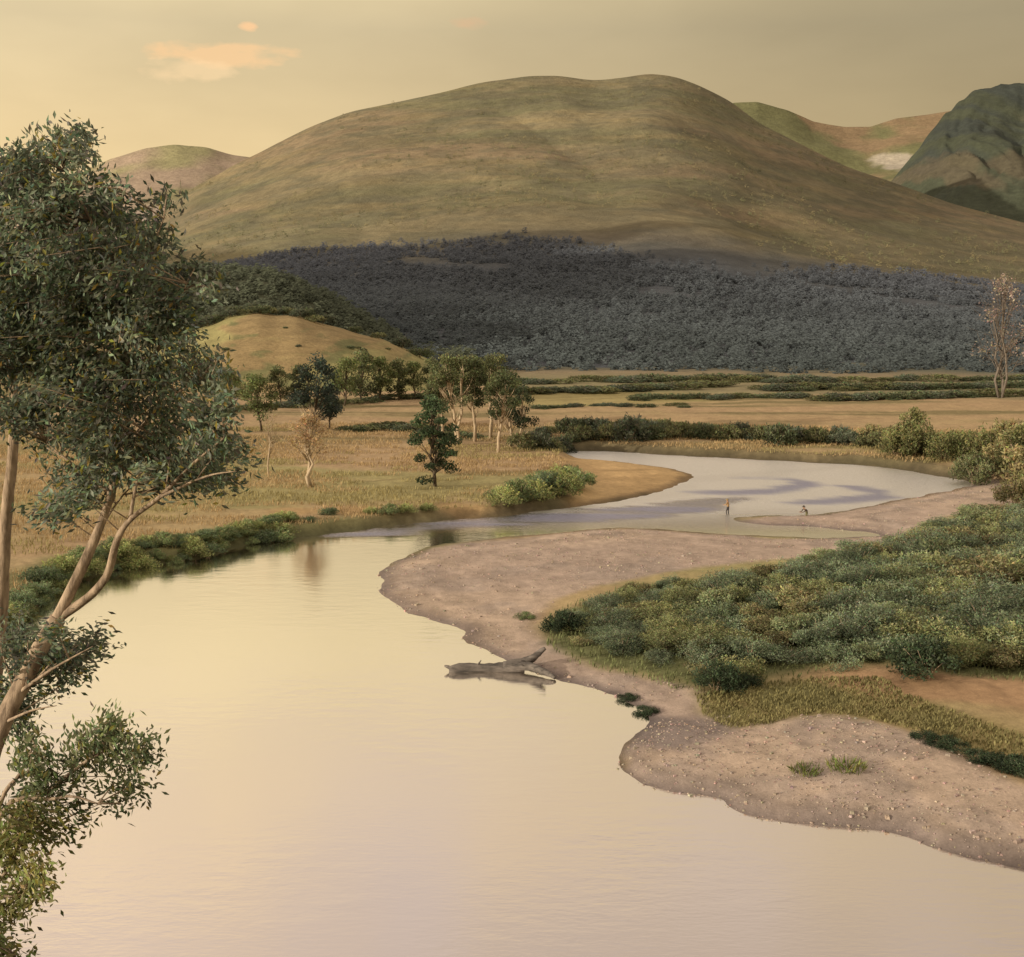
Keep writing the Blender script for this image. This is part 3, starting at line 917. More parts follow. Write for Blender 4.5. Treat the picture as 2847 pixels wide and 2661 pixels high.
def far_bank():
    r = np.random.default_rng(12); random.seed(12)
    edge = catmull([(1020, 868), (1100, 868), (1175, 870), (1250, 874), (1320, 879), (1420, 886), (1520, 889), (1600, 894), (1700, 902), (1790, 916)], 6, False)
    for xd, yd in edge:
        for row in range(2):
            px_bush('far_bush', xd + r.uniform(-12, 12), yd + 3.5 - row * 9, r.uniform(.5, .95), BUSH_F,
                    'green shrub in the row on the far bank of the upper pool', 'shrub', 'shrubs on the far bank of the upper pool', z=1.2)
    for xd, yd, s, lb in ((1225, 856, 1.3, 'rounded green shrub at the left end of the far bank row'), (1510, 876, 1.15, 'grey-green rounded shrub rising above the far bank row')):
        px_bush('far_bush', xd, yd, s, BUSH_F, lb, 'shrub', sz=1.1, z=1.2)
    for xd, yd, s in ((1690, 896, .8), (1740, 890, 1.05), (1775, 888, 1.25), (1830, 895, 1.0), (1800, 905, .8), (1870, 915, 1.0), (1890, 935, .95), (1920, 900, 1.2), (1945, 925, 1.0), (1965, 915, 1.5), (1990, 930, 1.5), (2020, 945, 1.5), (2060, 920, 1.4), (1855, 880, .8), (2010, 980, 1.0), (1975, 985, .8)):
        px_bush('olive_bush', xd, yd, s * .9, BUSH_O, 'tall olive bush crowding the right end of the upper pool', 'bush', 'tall bushes at the right end of the upper pool', z=1.2)
    # low hedges crossing the far plain
    for line, n, sc in (([(1010, 764), (1130, 762), (1260, 757), (1400, 752)], 22, .95), ([(1050, 792), (1180, 788), (1330, 790)], 10, .5), ([(1240, 776), (1380, 775), (1500, 772), (1560, 770)], 18, .7),
                        ([(1600, 778), (1720, 776), (1830, 772), (1960, 768)], 20, .95), ([(1500, 758), (1700, 757), (1960, 752)], 22, 1.0), ([(1000, 745), (1300, 740), (1600, 742), (2000, 738)], 26, 1.1),
                        ([(690, 838), (760, 832), (830, 838), (900, 848)], 12, .75), ([(440, 800), (540, 792), (640, 786), (760, 776), (860, 772)], 16, .8)):
        e = catmull(line, 8, False); ii = np.linspace(0, len(e) - 1, n).astype(int)
        for k in ii:
            xd, yd = e[k]
            px_bush('far_bush', xd + r.uniform(-12, 12), yd + r.uniform(-2, 2), sc * r.uniform(.7, 1.15), BUSH_F,
                    'dark scrub bush in a hedge line across the far plain', 'bush', 'hedge bushes across the far plain', sz=.6, z=1.6, wide=r.uniform(1.5, 2.6))


far_bank()


def hill_scrub():
    r = np.random.default_rng(41)
    for k, xd in enumerate(list(range(372, 640, 15)) + [690, 735, 780, 815]):
        d = ray(xd, 640); az = math.atan2(d[0], d[1]); D = 335 + r.uniform(-4, 5)
        z = float(HILL.z(np.array([az]), np.array([D]), 1.3)[0])
        o = obj('hilltop_bush', BUSH_F[k % 3]); s_ = r.uniform(.6, 1.15)
        o.location = (D * math.sin(az), D * math.cos(az), z + .15); o.scale = (s_ * r.uniform(1, 1.7), s_, s_ * r.uniform(.7, 1.1))
        tag(o, 'dark bush in the uneven line along the crest of the tan hill', 'bush', 'bushes along the crest of the tan hill')
    for k in range(7):
        d = ray(r.uniform(385, 760), 640); az = math.atan2(d[0], d[1]); D = r.uniform(285, 322)
        z = float(HILL.z(np.array([az]), np.array([D]), 1.3)[0])
        o = obj('hillside_bush', BUSH_F[k % 3]); s_ = r.uniform(.25, .45)
        o.location = (D * math.sin(az), D * math.cos(az), z - .15); o.scale = (s_ * 1.3, s_, s_ * .9)
        tag(o, 'small scrub bush dotted on the near slope of the tan hill', 'bush', 'scrub on the slope of the tan hill')


hill_scrub()


# --- procedural trees
def tree_parts(seed, h, cr, nleaf, L, base, trunk_h=.45, ntr=1, bark=None, flat=.8, lean=0.0, nc=22, rad=None, bare=False, sparse=1.0):
    r = np.random.default_rng(seed); b = MB(); cbm = MB()
    rad = rad or h * .018
    tops = []
    for k in range(ntr):
        off = np.array([r.normal(0, .3), r.normal(0, .3), 0]) * (ntr > 1) * 1.2
        top = off * 2.2 + np.array([lean * h + r.normal(0, .05 * h), r.normal(0, .05 * h), h * r.uniform(.75, .9)])
        pts = [off + [0, 0, -.25]] + [off + (top - off) * t + r.normal(0, .02 * h, 3) * [1, 1, .2] for t in (.2, .42, .62, .82)] + [top]
        b.tube(pts, [rad * 1.25, rad, rad * .85, rad * .65, rad * .4, rad * .12], 7, 0, wob=.06)
        tops.append((off, top))
    for k in range(nc):
        off, top = tops[r.integers(ntr)]
        zt = trunk_h + (1 - trunk_h) * r.random() ** .8
        env = math.sin(min(1, (zt - trunk_h) / (1 - trunk_h) * .8 + .22) * math.pi) ** .6
        a = r.uniform(0, 6.28); q = cr * env * r.uniform(.35, 1.0)
        ax = off + (top - off) * min(zt, .95)
        cen = np.array([ax[0] + q * math.cos(a), ax[1] + q * math.sin(a), h * zt])
        st = off + (top - off) * max(.18, zt - .2)
        mid = (st + cen) / 2 + r.normal(0, .03 * h, 3)
        b.tube([st, mid, cen], [rad * .42, rad * .26, rad * .07], 4, 0)
        if bare:
            for j in range(7):
                e = cen + r.normal(0, .09 * h, 3) + [0, 0, .05 * h]
                b.tube([mid + (cen - mid) * r.random(), e], [rad * .16, rad * .05], 3, 0)
        n = int(nleaf / nc * r.uniform(.6, 1.4) * sparse)
        cs = cr * r.uniform(.26, .46)
        d = unit(r.normal(size=(n, 3)))
        cc = cen + d * (r.random((n, 1)) ** .45) * cs * np.array([1, 1, flat])
        u, w = rand_frames(n, r, d * .5)
        tone = np.clip(1 + r.normal(0, .2), .6, 1.5)
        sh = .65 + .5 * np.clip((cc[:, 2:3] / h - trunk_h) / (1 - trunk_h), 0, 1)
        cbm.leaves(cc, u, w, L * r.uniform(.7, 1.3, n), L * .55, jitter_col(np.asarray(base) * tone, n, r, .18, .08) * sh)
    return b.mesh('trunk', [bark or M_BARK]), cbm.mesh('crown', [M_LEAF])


def tree(name, xd, yd, label, parts, s=1.0, rz=0.0, group=None, sx=1.0):
    p = P(xd, yd, 1.5); g = gz(p[0], p[1]); p = P(xd, yd, g)
    t = empty(name, (p[0], p[1], gz(p[0], p[1]) - .05)); t.rotation_euler = (0, 0, rz); t.scale = (s * sx, s * sx, s)
    tag(t, label, 'tree', group)
    obj('trunk', parts[0], t); obj('crown', parts[1], t)
    return t


def trees():
    # copse by the river: pale stems under spreading crowns
    A = tree_parts(401, 11.5, 2.9, 2600, .36, (.078, .086, .044), .42, 2, M_BARKPALE, .75, nc=26)
    B = tree_parts(402, 11.0, 2.6, 2600, .36, (.07, .082, .042), .45, 1, M_BARKPALE, .75, .03, nc=24)
    C = tree_parts(403, 9.0, 2.2, 1900, .34, (.06, .075, .045), .38, 1, M_BARKPALE, .8, nc=20)
    for xd, yd, pr, s, rz, lb in ((898, 864, A, 1.0, .3, 'tall twin-stemmed pale tree at the left of the riverside copse'),
                              (922, 858, B, 1.05, 1.2, 'tall olive-crowned tree with a straight pale stem in mid copse'),
                              (948, 852, A, .98, 2.6, 'broad dark-crowned tree at the back of the copse'),
                              (968, 880, B, .98, 3.9, 'front tree of the copse with the lowest pale stem'),
                              (990, 868, C, 1.1, .9, 'shorter blue-green tree near the right end of the copse'),
                              (1012, 872, C, .92, 4.4, 'small pale-stemmed tree ending the copse on its right'),
                              (860, 850, B, .95, 5.1, 'olive tree at the back left corner of the copse')):
        tree('copse_tree', xd, yd, lb, pr, s * 1.05, rz, 'trees of the riverside copse')
    D = tree_parts(404, 8.8, 2.3, 5200, .3, (.045, .065, .035), .08, 1, M_BARKDARK, .55, -.04, nc=38)
    tree('conifer_tree', 845, 945, 'ragged dark green tree standing alone in the meadow before the copse', D, 1.12, .4)
    E = tree_parts(405, 7.4, 1.75, 1100, .24, (.30, .215, .125), .45, 2, M_BARKPALE, 1.0, .02, nc=24, bare=True)
    tree('bare_tree', 612, 950, 'pale almost leafless tan tree alone in the meadow, mirrored in the river', E, 1.05, .6, sx=1.3)
    F = tree_parts(406, 7.6, 1.2, 160, .22, (.22, .18, .10), .5, 1, M_BARKPALE, 1.0, .08, nc=12, bare=True, rad=.09)
    tree('bare_tree', 522, 925, 'thin pale leaning tree with bare stem beside the big left tree', F, .95, 2.0)
    G = tree_parts(407, 9.5, 3.0, 2600, .4, (.046, .062, .052), .22, 1, M_BARKDARK, .85, nc=26)
    tree('broad_tree', 612, 838, 'large dark blue-green tree in the meadow behind the bare tree', G, 1.15, 0)
    H = tree_parts(408, 8.0, 3.0, 2300, .4, (.085, .10, .045), .25, 1, M_BARKDARK, .85, nc=24)
    tree('broad_tree', 508, 838, 'bright green round tree left of the dark blue-green tree', H, 1.05, 1)
    tree('broad_tree', 640, 832, 'small dark tree leaning against the large blue-green one', G, .7, 2.2)
    I = tree_parts(409, 8.0, 3.2, 1900, .46, (.075, .085, .045), .18, 1, M_BARKDARK, .8, nc=24)
    for k, (xd, yd, s) in enumerate(((455, 800, 1.0), (545, 785, .9), (668, 788, 1.15), (700, 782, 1.25), (740, 780, 1.1), (775, 776, 1.0), (805, 776, .95), (840, 772, 1.0), (875, 776, 1.05), (915, 778, 1.1), (420, 790, 1.1), (585, 782, .9), (960, 782, .9))):
        tree('hill_foot_tree', xd, yd, 'soft green tree in the row at the foot of the tan hill', I if k % 2 else H, s * .95, k * 1.3, 'trees at the foot of the tan hill')
    WISP = tree_parts(415, 17.0, 4.2, 900, .4, (.17, .14, .12), .3, 3, bark_mat('bark_grey', (.10, .085, .075), (.21, .18, .155), 5), 1.0, .02, nc=34, bare=True, rad=.17)
    tree('wispy_tree', 1950, 772, 'tall wispy pale leafless tree before the shadowed mountain foot at the right edge', WISP, 1.35, 1.9)
    # taller growth at the right end of the valley
    J = tree_parts(410, 7.0, 2.8, 2000, .42, (.095, .098, .045), .12, 2, M_BARK, .85, nc=24)
    tree('broad_tree', 1768, 884, 'rounded olive tree on the far bank at right', J, .85, 0)
    tree('broad_tree', 1972, 935, 'dark olive tree at the right edge beside the upper pool', J, .9, 2)


trees()


# --- the big tree on the bluff
def poly3(pts):
    return catmull(np.array([Q(a, b, Y) for a, b, Y in pts]), 5, False)


def twiggy(cb, bb, skel, clusters, r, per, L, base, bark_m=0, dsp=.75):
    """leaf sprays on fine twigs reaching out from the limbs"""
    for cx, cy, rx, ry, Y in clusters:
        ntw = max(3, int(rx * ry / 400))
        ctone = np.clip(1 + r.normal(0, .15), .7, 1.4)
        for k in range(ntw):
            while True:
                e = r.uniform(-1, 1, 2)
                if e @ e < 1: break
            yy = Y + r.normal(0, dsp)
            end = Q(cx + e[0] * rx, cy + e[1] * ry, yy)
            j = np.argmin(((skel - end) ** 2).sum(1) + 4 * np.maximum(skel[:, 2] - end[2], 0))
            st = skel[j]
            v = end - st; ln = np.linalg.norm(v)
            if ln > 2.2: st = end - v / ln * 2.2; 
            mid = (st + end) / 2 + np.array([0, 0, .12]) + r.normal(0, .08, 3)
            bb.tube([st, mid, end], [.013, .009, .003], 4, bark_m)
            out = unit((end - mid)[None])[0]
            out = unit((out + np.array([.35, 0, -.45]))[None])[0]
            n = int(per * r.uniform(.6, 1.4))
            tt = r.uniform(-.35, 1, (n, 1))
            cen = mid + (end - mid) * np.clip(tt, 0, 1) + out * np.maximum(tt, 0) * .1 + r.normal(0, .105, (n, 3))
            u, w = rand_frames(n, r, out * 1.7)
            tone = ctone * np.clip(1 + r.normal(0, .22), .5, 1.6)
            col = jitter_col(np.asarray(base) * tone, n, r, .25, .1)
            yel = r.random(n) < .05
            col[yel] = jitter_col((.20, .18, .05), yel.sum(), r, .2, .1)
            cb.leaves(cen, u, w, L * r.uniform(.7, 1.35, n), L * .38, col)


def big_tree():
    r = np.random.default_rng(55)
    bx, by = -9.0, 15.6
    base = np.array([bx, by, gz(bx, by) - .3])
    t = empty('tall_tree', base); tag(t, 'large leafy tree with forked tan trunk leaning in from the left', 'tree')
    b, c = MB(), MB()
    low = catmull(np.array([base, Q(-190, 1800, 15.6), Q(-60, 1560, 15.7), Q(5, 1405, 15.8), Q(62, 1290, 15.9), Q(112, 1200, 16)]), 6, False)
    rl = np.interp(np.linspace(0, 1, len(low)), [0, .3, .7, 1], [.2, .15, .118, .105])
    b.tube(low, rl, 12, 0, wob=.07)
    A = poly3([(108, 1208, 16), (150, 1120, 16), (185, 1045, 16.1), (215, 960, 16.2), (236, 880, 16.2), (250, 760, 16.2), (232, 600, 16.1), (185, 450, 16), (135, 350, 16), (112, 285, 16)])
    b.tube(A, np.interp(np.linspace(0, 1, len(A)), [0, .3, .6, 1], [.084, .056, .038, .01]), 9, 0, wob=.06)
    B = poly3([(112, 1202, 16), (160, 1168, 15.9), (205, 1122, 15.7), (226, 1052, 15.5), (252, 1010, 15.4), (310, 965, 15.2), (370, 905, 15), (435, 850, 14.9)])
    b.tube(B, np.interp(np.linspace(0, 1, len(B)), [0, .4, .6, 1], [.062, .048, .032, .01]), 8, 0, wob=.07)
    sk = [A[12:], B[15:]]
    for pts, r0 in (([(236, 880, 16.2), (150, 740, 16.6), (70, 620, 16.8), (15, 500, 17)], .05), ([(250, 760, 16.2), (330, 640, 15.8), (362, 550, 15.6)], .035),
                    ([(232, 600, 16.1), (290, 490, 15.7), (318, 425, 15.5)], .03), ([(236, 880, 16.2), (310, 790, 15.8), (390, 735, 15.6)], .035),
                    ([(252, 1010, 15.4), (268, 930, 15.6), (305, 850, 15.6)], .03), ([(310, 965, 15.2), (400, 925, 14.8), (460, 915, 14.7)], .022),
                    ([(185, 450, 16), (80, 400, 16.3), (10, 370, 16.5)], .025), ([(215, 960, 16.2), (140, 900, 16.3), (90, 860, 16.4)], .03),
                    ([(70, 620, 16.8), (-60, 560, 17), (-200, 520, 17)], .04), ([(150, 740, 16.6), (20, 720, 16.8), (-150, 700, 17)], .04),
                    ([(185, 1045, 16.1), (240, 960, 16.4), (330, 880, 16.6)], .02),
                    ([(30, 1350, 15.85), (100, 1300, 15.5), (180, 1255, 15.2)], .03), ([(5, 1405, 15.8), (60, 1380, 15.4), (110, 1370, 15.2)], .025)):
        g = poly3(pts); b.tube(g, np.linspace(r0, r0 * .2, len(g)), 6, 0, wob=.05); sk.append(g)
    skel = np.concatenate(sk)
    CL = [(110, 318, 52, 36), (145, 280, 20, 18), (70, 300, 30, 20), (60, 365, 70, 50), (150, 345, 60, 45), (30, 320, 40, 18), (120, 430, 110, 70), (30, 450, 70, 90), (230, 450, 80, 50), (300, 420, 40, 35),
          (220, 540, 120, 70), (330, 520, 55, 60), (385, 540, 30, 40), (90, 560, 110, 80), (60, 650, 90, 80), (270, 620, 100, 65), (345, 610, 45, 50), (40, 745, 85, 60), (170, 700, 110, 60), (270, 720, 60, 50),
          (350, 735, 80, 45), (405, 745, 35, 35), (130, 810, 95, 60), (235, 820, 95, 60), (350, 805, 70, 45), (410, 820, 55, 50), (155, 890, 80, 50), (240, 900, 60, 35), (390, 890, 65, 40), (400, 932, 55, 20), (460, 925, 32, 18), (340, 935, 50, 18), (445, 905, 45, 35), (470, 880, 22, 25),
          (110, 930, 45, 35), (75, 985, 28, 28), (170, 960, 40, 25), (290, 900, 40, 35), (350, 945, 45, 20),
          (30, 560, 70, 80), (20, 660, 60, 70), (0, 400, 50, 90), (60, 800, 50, 40), (20, 700, 40, 60), (-90, 420, 80, 110), (-120, 600, 100, 120), (-90, 780, 70, 70),
          (70, 1250, 60, 40), (150, 1265, 65, 45), (195, 1240, 30, 25), (40, 1345, 60, 36), (110, 1320, 50, 30), (35, 1410, 50, 32), (30, 1270, 50, 34), (20, 1200, 32, 26)]
    cl = [(x, y, rx, ry, (16.0 if y < 1150 else 17.2) + r.normal(0, .35)) for x, y, rx, ry in CL]
    twiggy(c, b, skel, cl, r, 112, .108, (.105, .126, .092))
    inv = np.array(base)
    for mb in (b, c): mb.v = [v - inv for v in mb.v]
    obj('trunk', b.mesh('trunk', [M_BARK]), t); obj('crown', c.mesh('crown', [M_LEAF]), t)

    # slimmer tree behind it at the very edge
    b, c = MB(), MB()
    base = np.array([*Q(-60, 1700, 19)[:2], 0]); base[2] = gz(base[0], base[1]) - .3
    t = empty('slender_tree', base); tag(t, 'slim pinkish tree trunk standing upright at the left picture edge', 'tree')
    g = catmull(np.array([base, Q(-22, 1500, 19), Q(-4, 1280, 19), Q(5, 1110, 19), Q(14, 980, 19), Q(28, 830, 19), Q(22, 700, 19), Q(0, 560, 19), Q(-40, 420, 19)]), 5, False)
    b.tube(g, np.interp(np.linspace(0, 1, len(g)), [0, .4, 1], [.125, .10, .03]), 10, 0, wob=.07)
    sk = [g[18:]]
    for pts in ([(28, 830, 19), (80, 760, 19.3), (110, 700, 19.5)], [(22, 700, 19), (-80, 600, 19), (-160, 560, 19)]):
        q = poly3(pts); b.tube(q, np.linspace(.05, .01, len(q)), 6, 0); sk.append(q)
    twiggy(c, b, np.concatenate(sk), [(20, 780, 50, 30, 19), (70, 720, 60, 50, 19.3), (-60, 700, 70, 60, 19), (-40, 560, 90, 80, 19), (10, 640, 60, 60, 19), (-60, 430, 70, 80, 19)], r, 80, .11, (.105, .12, .08))
    for mb in (b, c): mb.v = [v - base for v in mb.v]
    obj('trunk', b.mesh('trunk', [M_BARK]), t); obj('crown', c.mesh('crown', [M_LEAF]), t)

    # leafy saplings on the slope below
    def sapling(bxd, byd, Y, label, limbs, clusters, colr):
        b, c = MB(), MB()
        p = Q(bxd, byd, Y); base = np.array([p[0], p[1], gz(p[0], p[1]) - .1])
        t = empty('leafy_sapling', base); tag(t, label, 'sapling', 'saplings on the slope under the big tree')
        sk = []
        for l in limbs:
            q = catmull(np.array([base] + [Q(*a) for a in l]), 5, False)
            b.tube(q, np.linspace(.045, .008, len(q)), 6, 0); sk.append(q[3:])
        twiggy(c, b, np.concatenate(sk), clusters, r, 90, .10, colr, dsp=.35)
        for mb in (b, c): mb.v = [v - base for v in mb.v]
        obj('stem', b.mesh('stem', [M_BARK]), t); obj('foliage', c.mesh('foliage', [M_LEAF]), t)
    sapling(-150, 1900, 14, 'wide sapling reaching out over the water with a rounded spray of leaves',
            [[(-20, 1640, 14), (90, 1540, 14), (200, 1460, 14), (260, 1480, 13.9)], [(-20, 1640, 14), (40, 1500, 14), (70, 1440, 14)], [(0, 1640, 14), (110, 1550, 13.8), (190, 1560, 13.7)]],
            [(185, 1430, 70, 36, 14), (240, 1475, 60, 42, 13.9), (280, 1500, 30, 36, 13.9), (110, 1490, 60, 40, 14), (50, 1470, 45, 32, 14), (40, 1540, 45, 36, 14), (130, 1545, 60, 28, 14), (210, 1530, 55, 28, 14)], (.108, .128, .068))
    sapling(-110, 2000, 13.2, 'yellow-green sapling hugging the left edge below the spreading one',
            [[(-30, 1800, 13.2), (20, 1680, 13.2), (60, 1600, 13.2)], [(-20, 1800, 13.2), (20, 1740, 13.2), (70, 1725, 13)]],
            [(50, 1600, 60, 38, 13.2), (100, 1610, 36, 26, 13.2), (24, 1655, 50, 34, 13.2), (34, 1700, 50, 24, 13.2), (14, 1790, 30, 22, 13.2), (15, 1750, 32, 22, 13.2), (70, 1725, 28, 10, 13)], (.12, .122, .05))
    sapling(-60, 2150, 12.2, 'small leafy sprig at the bottom left corner', [[(-20, 1900, 12.2), (15, 1840, 12.2)]],
            [(15, 1840, 34, 22, 12.2), (-20, 1870, 40, 30, 12.2)], (.085, .095, .04))


big_tree()


# ------------------------------------------------------------------ driftwood, boulders, people
def driftwood():
    a = P(872, 1304, 0); e = P(1050, 1302, 0)
    t = empty('driftwood_log', (a + e) / 2); tag(t, 'weathered grey driftwood log with forked end lying in the shallows off the gravel bar', 'driftwood log')
    L = np.linalg.norm(e - a); d = (e - a) / L; up = np.array([0, 0, 1.0]); sd = np.array([-d[1], d[0], 0])
    o = (a + e) / 2
    def W(s, u, v): return a + d * s * L + up * u + sd * v - o
    b = MB()
    n = 16; s = np.linspace(0, .82, n)
    pts = np.array([W(k, .13 + .03 * math.sin(k * 11) + .22 * k * k, .10 * math.sin(k * 5)) for k in s])
    b.tube(pts, np.interp(s, [0, .04, .3, .6, .82], [.22, .29, .28, .36, .44]) * (1 + rng.normal(0, .05, n)), 14, 0, wob=.12)
    obj('trunk', b.mesh('trunk', [M_DRIFT]), t)
    for k, (pp, r0) in enumerate((([W(.60, .26, 0), W(.84, .55, .1), W(.98, 1.0, .25), W(1.05, 1.3, .3)], .34), ([W(.60, .24, 0), W(.86, .38, -.4), W(1.04, .28, -1.2), W(1.13, .12, -1.8)], .34),
                                  ([W(.62, .28, .1), W(.86, .55, .5), W(1.02, .95, .9)], .26), ([W(.02, .2, 0), W(-.03, .30, .08), W(-.05, .34, .12)], .13), ([W(.3, .3, 0), W(.33, .5, .12), W(.35, .62, .2)], .07))):
        q = catmull(np.array(pp), 5, False)
        m = MB(); m.tube(q, np.linspace(r0, r0 * .3, len(q)), 8, 0, wob=.12); obj('branch', m.mesh('branch', [M_DRIFT]), t)


driftwood()


def rock(name, xd, yd, s, c, label, seed):
    r = np.random.default_rng(seed)
    p = P(xd, yd, .3); p[2] = gz(p[0], p[1])
    n, m = 10, 14
    V = []
    for i in range(n):
        ph = math.pi * i / (n - 1)
        for j in range(m):
            a = 2 * math.pi * j / m
            q = np.array([math.sin(ph) * math.cos(a), math.sin(ph) * math.sin(a) * .8, math.cos(ph) * .6])
            k = 1 + .35 * (fbm(q[0] * 2 + 5 + seed, q[1] * 2 + q[2] * 1.7, 3, seed) - .5) * 2
            V.append(q * k * s)
    q = [(i * m + j, (i + 1) * m + j, (i + 1) * m + (j + 1) % m, i * m + (j + 1) % m) for i in range(n - 1) for j in range(m)]
    o = obj(name, mesh_np(name, V, q, [M_STONE], np.broadcast_to(c, (len(V), 3)), smooth=True), loc=p + [0, 0, s * .25])
    tag(o, label, 'boulder')


rock('boulder', 1812, 931, .75, (.06, .04, .028), 'dark brown boulder on the far shore at the right end of the upper pool', 3)


def person(name, xd, yd, label, bend, shirt, trousers, hat, face, dz):
    p = P(xd, yd, 0); p[2] = dz
    t = empty(name, p); tag(t, label, 'person'); t.rotation_euler = (0, 0, face)
    # joints: x right, y forward
    by, hz = .34 * bend, 1.46 - .22 * bend
    J = {'hip': (0, 0, .92, .135), 'waist': (0, .06 * bend, 1.08, .125), 'chest': (0, by * .75, 1.30 - .12 * bend, .145), 'neck': (0, by, hz, .055), 'head': (0, by + .04, hz + .12, .085), 'crown': (0, by + .05, hz + .22, .07)}
    for s_, n in ((-1, 'l'), (1, 'r')):
        st = .07 if n == 'l' else -.05
        J['th' + n] = (s_ * .09, 0, .86, .095); J['kn' + n] = (s_ * .11, .06 + st, .48, .06); J['an' + n] = (s_ * .12, st, .08, .042); J['ft' + n] = (s_ * .13, st + .16, .03, .035)
        J['sh' + n] = (s_ * .19, by * .85, 1.40 - .17 * bend, .058); J['el' + n] = (s_ * .25, by + .10, 1.14 - .15 * bend, .043); J['wr' + n] = (s_ * .15, by + .33, 1.10 - .18 * bend, .03); J['ha' + n] = (s_ * .12, by + .42, 1.12 - .18 * bend, .034)
    E = [('hip', 'waist'), ('waist', 'chest'), ('chest', 'neck'), ('neck', 'head'), ('head', 'crown')]
    for n in 'lr':
        E += [('hip', 'th' + n), ('th' + n, 'kn' + n), ('kn' + n, 'an' + n), ('an' + n, 'ft' + n), ('chest', 'sh' + n), ('sh' + n, 'el' + n), ('el' + n, 'wr' + n), ('wr' + n, 'ha' + n)]
    names = list(J)
    me = bpy.data.meshes.new('body'); me.from_pydata([J[k][:3] for k in names], [(names.index(a), names.index(c)) for a, c in E], [])
    ob = bpy.data.objects.new('body', me); COL.objects.link(ob)
    sk = ob.modifiers.new('skin', 'SKIN'); ob.modifiers.new('sub', 'SUBSURF').levels = 2
    for i, k in enumerate(names):
        me.skin_vertices[0].data[i].radius = (J[k][3], J[k][3]); me.skin_vertices[0].data[i].use_root = (k == 'hip')
    dg = bpy.context.evaluated_depsgraph_get()
    m2 = bpy.data.meshes.new_from_object(ob.evaluated_get(dg))
    bpy.data.objects.remove(ob)
    skin = flat_mat('skin', (.36, .2, .13)); ms = flat_mat('shirt_cloth', shirt); mt = flat_mat('trouser_cloth', trousers)
    m2.materials.clear()
    for m in (skin, ms, mt): m2.materials.append(m)
    for f in m2.polygons:
        f.use_smooth = True
        c = f.center
        f.material_index = 2 if c.z < .96 and abs(c.x) < .3 and c.y < .3 + 0 * by else (1 if c.z < hz - .02 and not (c.y > by + .33) else 0)
    o = bpy.data.objects.new('body', m2); COL.objects.link(o); o.parent = t
    for (nm, dx) in (('hand', -.12), ('hand', .12)):
        hb = MB()
        for k in range(5):
            q = np.array([dx + (k - 2) * .018, by + .44, 1.12 - .18 * bend])
            hb.tube([q, q + [0, .05, -.01], q + [0, .07, -.045]], [.010, .009, .006], 5, 0)
        h = obj('fingers', hb.mesh('fingers', [skin]), t)
    # broad hat
    a = np.linspace(0, 2 * math.pi, 17)[:-1]; V = []
    prof = [(.0, .13), (.07, .13), (.095, .10), (.10, .02), (.20, .0), (.20, -.012), (.09, .0)]
    for rr, zz in prof: V += [(rr * math.cos(k), rr * math.sin(k), zz) for k in a]
    q = [(i * 16 + j, i * 16 + (j + 1) % 16, (i + 1) * 16 + (j + 1) % 16, (i + 1) * 16 + j) for i in range(len(prof) - 1) for j in range(16)]
    hm = flat_mat('hat_felt', hat)
    obj('hat', mesh_np('hat', V, q, [hm], smooth=True), t, (0, by + .05, hz + .20))


person('person', 1413, 999, 'standing person in tan shirt and dark trousers wading at the spit tip', .15, (.34, .22, .12), (.055, .05, .055), (.26, .20, .11), 1.0, -.12)
person('person', 1566, 1006, 'stooping person in dark brown clothes on the edge of the gravel spit', .95, (.07, .05, .04), (.14, .13, .07), (.06, .045, .035), 1.9, -.28)


# ------------------------------------------------------------------ grass and pebbles
def grass():
    r = np.random.default_rng(8)
    n = 150000
    th = r.uniform(R(-27), R(27), n); d = np.sqrt(r.uniform(85 ** 2, 200 ** 2, n))
    x, y = d * np.sin(th), d * np.cos(th)
    h, sd, left, bl = ground(x, y, True)
    k = left & (sd > 1.2) & (sdf(x, y, ZP['sand']) < -.5) & (fbm(x * .12, y * .3, 3, 301) > .42)
    g2 = gpoly(Z['green'], .5, 2); n2 = 12000
    lo, hi = g2.min(0), g2.max(0); q = lo + r.random((n2, 2)) * (hi - lo)
    kk = (sdf(q[:, 0], q[:, 1], g2) > 0) & (np.hypot(*q.T) < 95)
    g3 = gpoly(Z['under'], .5, 2); lo, hi = g3.min(0), g3.max(0); q3 = lo + r.random((60000, 2)) * (hi - lo)
    q3 = q3[(sdf(q3[:, 0], q3[:, 1], g3) > -.6) & (np.abs(np.arctan2(q3[:, 0], q3[:, 1])) < R(25)) & (np.hypot(*q3.T) < 110)]
    q = np.concatenate([q[kk], q3]); n3 = len(q3); kk = np.ones(len(q), bool)
    px = np.concatenate([x[k], q[kk, 0]]); py = np.concatenate([y[k], q[kk, 1]])
    pz = ground(px, py); m = len(px)
    hh = r.uniform(.22, .6, m) * np.where(np.arange(m) < k.sum(), 1, .55)
    u = unit(np.stack([r.normal(.15, .25, m), r.normal(0, .25, m), np.ones(m)], 1)); w = unit(np.stack([r.normal(size=m), r.normal(size=m), 0 * px], 1))
    tone = fbm(px * .05, py * .12, 4, 303)[:, None]
    c = np.where(tone > .55, [[.33, .285, .14]], [[.41, .305, .17]]) * r.uniform(.82, 1.18, (m, 1))
    c[k.sum():] = np.array([.22, .20, .095]) * r.uniform(.7, 1.3, (m - k.sum(), 1))
    c[m - n3:] = np.array([.16, .18, .085]) * r.uniform(.75, 1.25, (n3, 1)); hh[m - n3:] *= 1.5
    b = MB(); b.leaves(np.stack([px, py, pz + hh * .42], 1), u, w, hh, .10, c)
    tag(obj('grass', b.mesh('grass', [M_GRASS])), 'dry tan meadow grass', kind='stuff')
    print('grass', m)


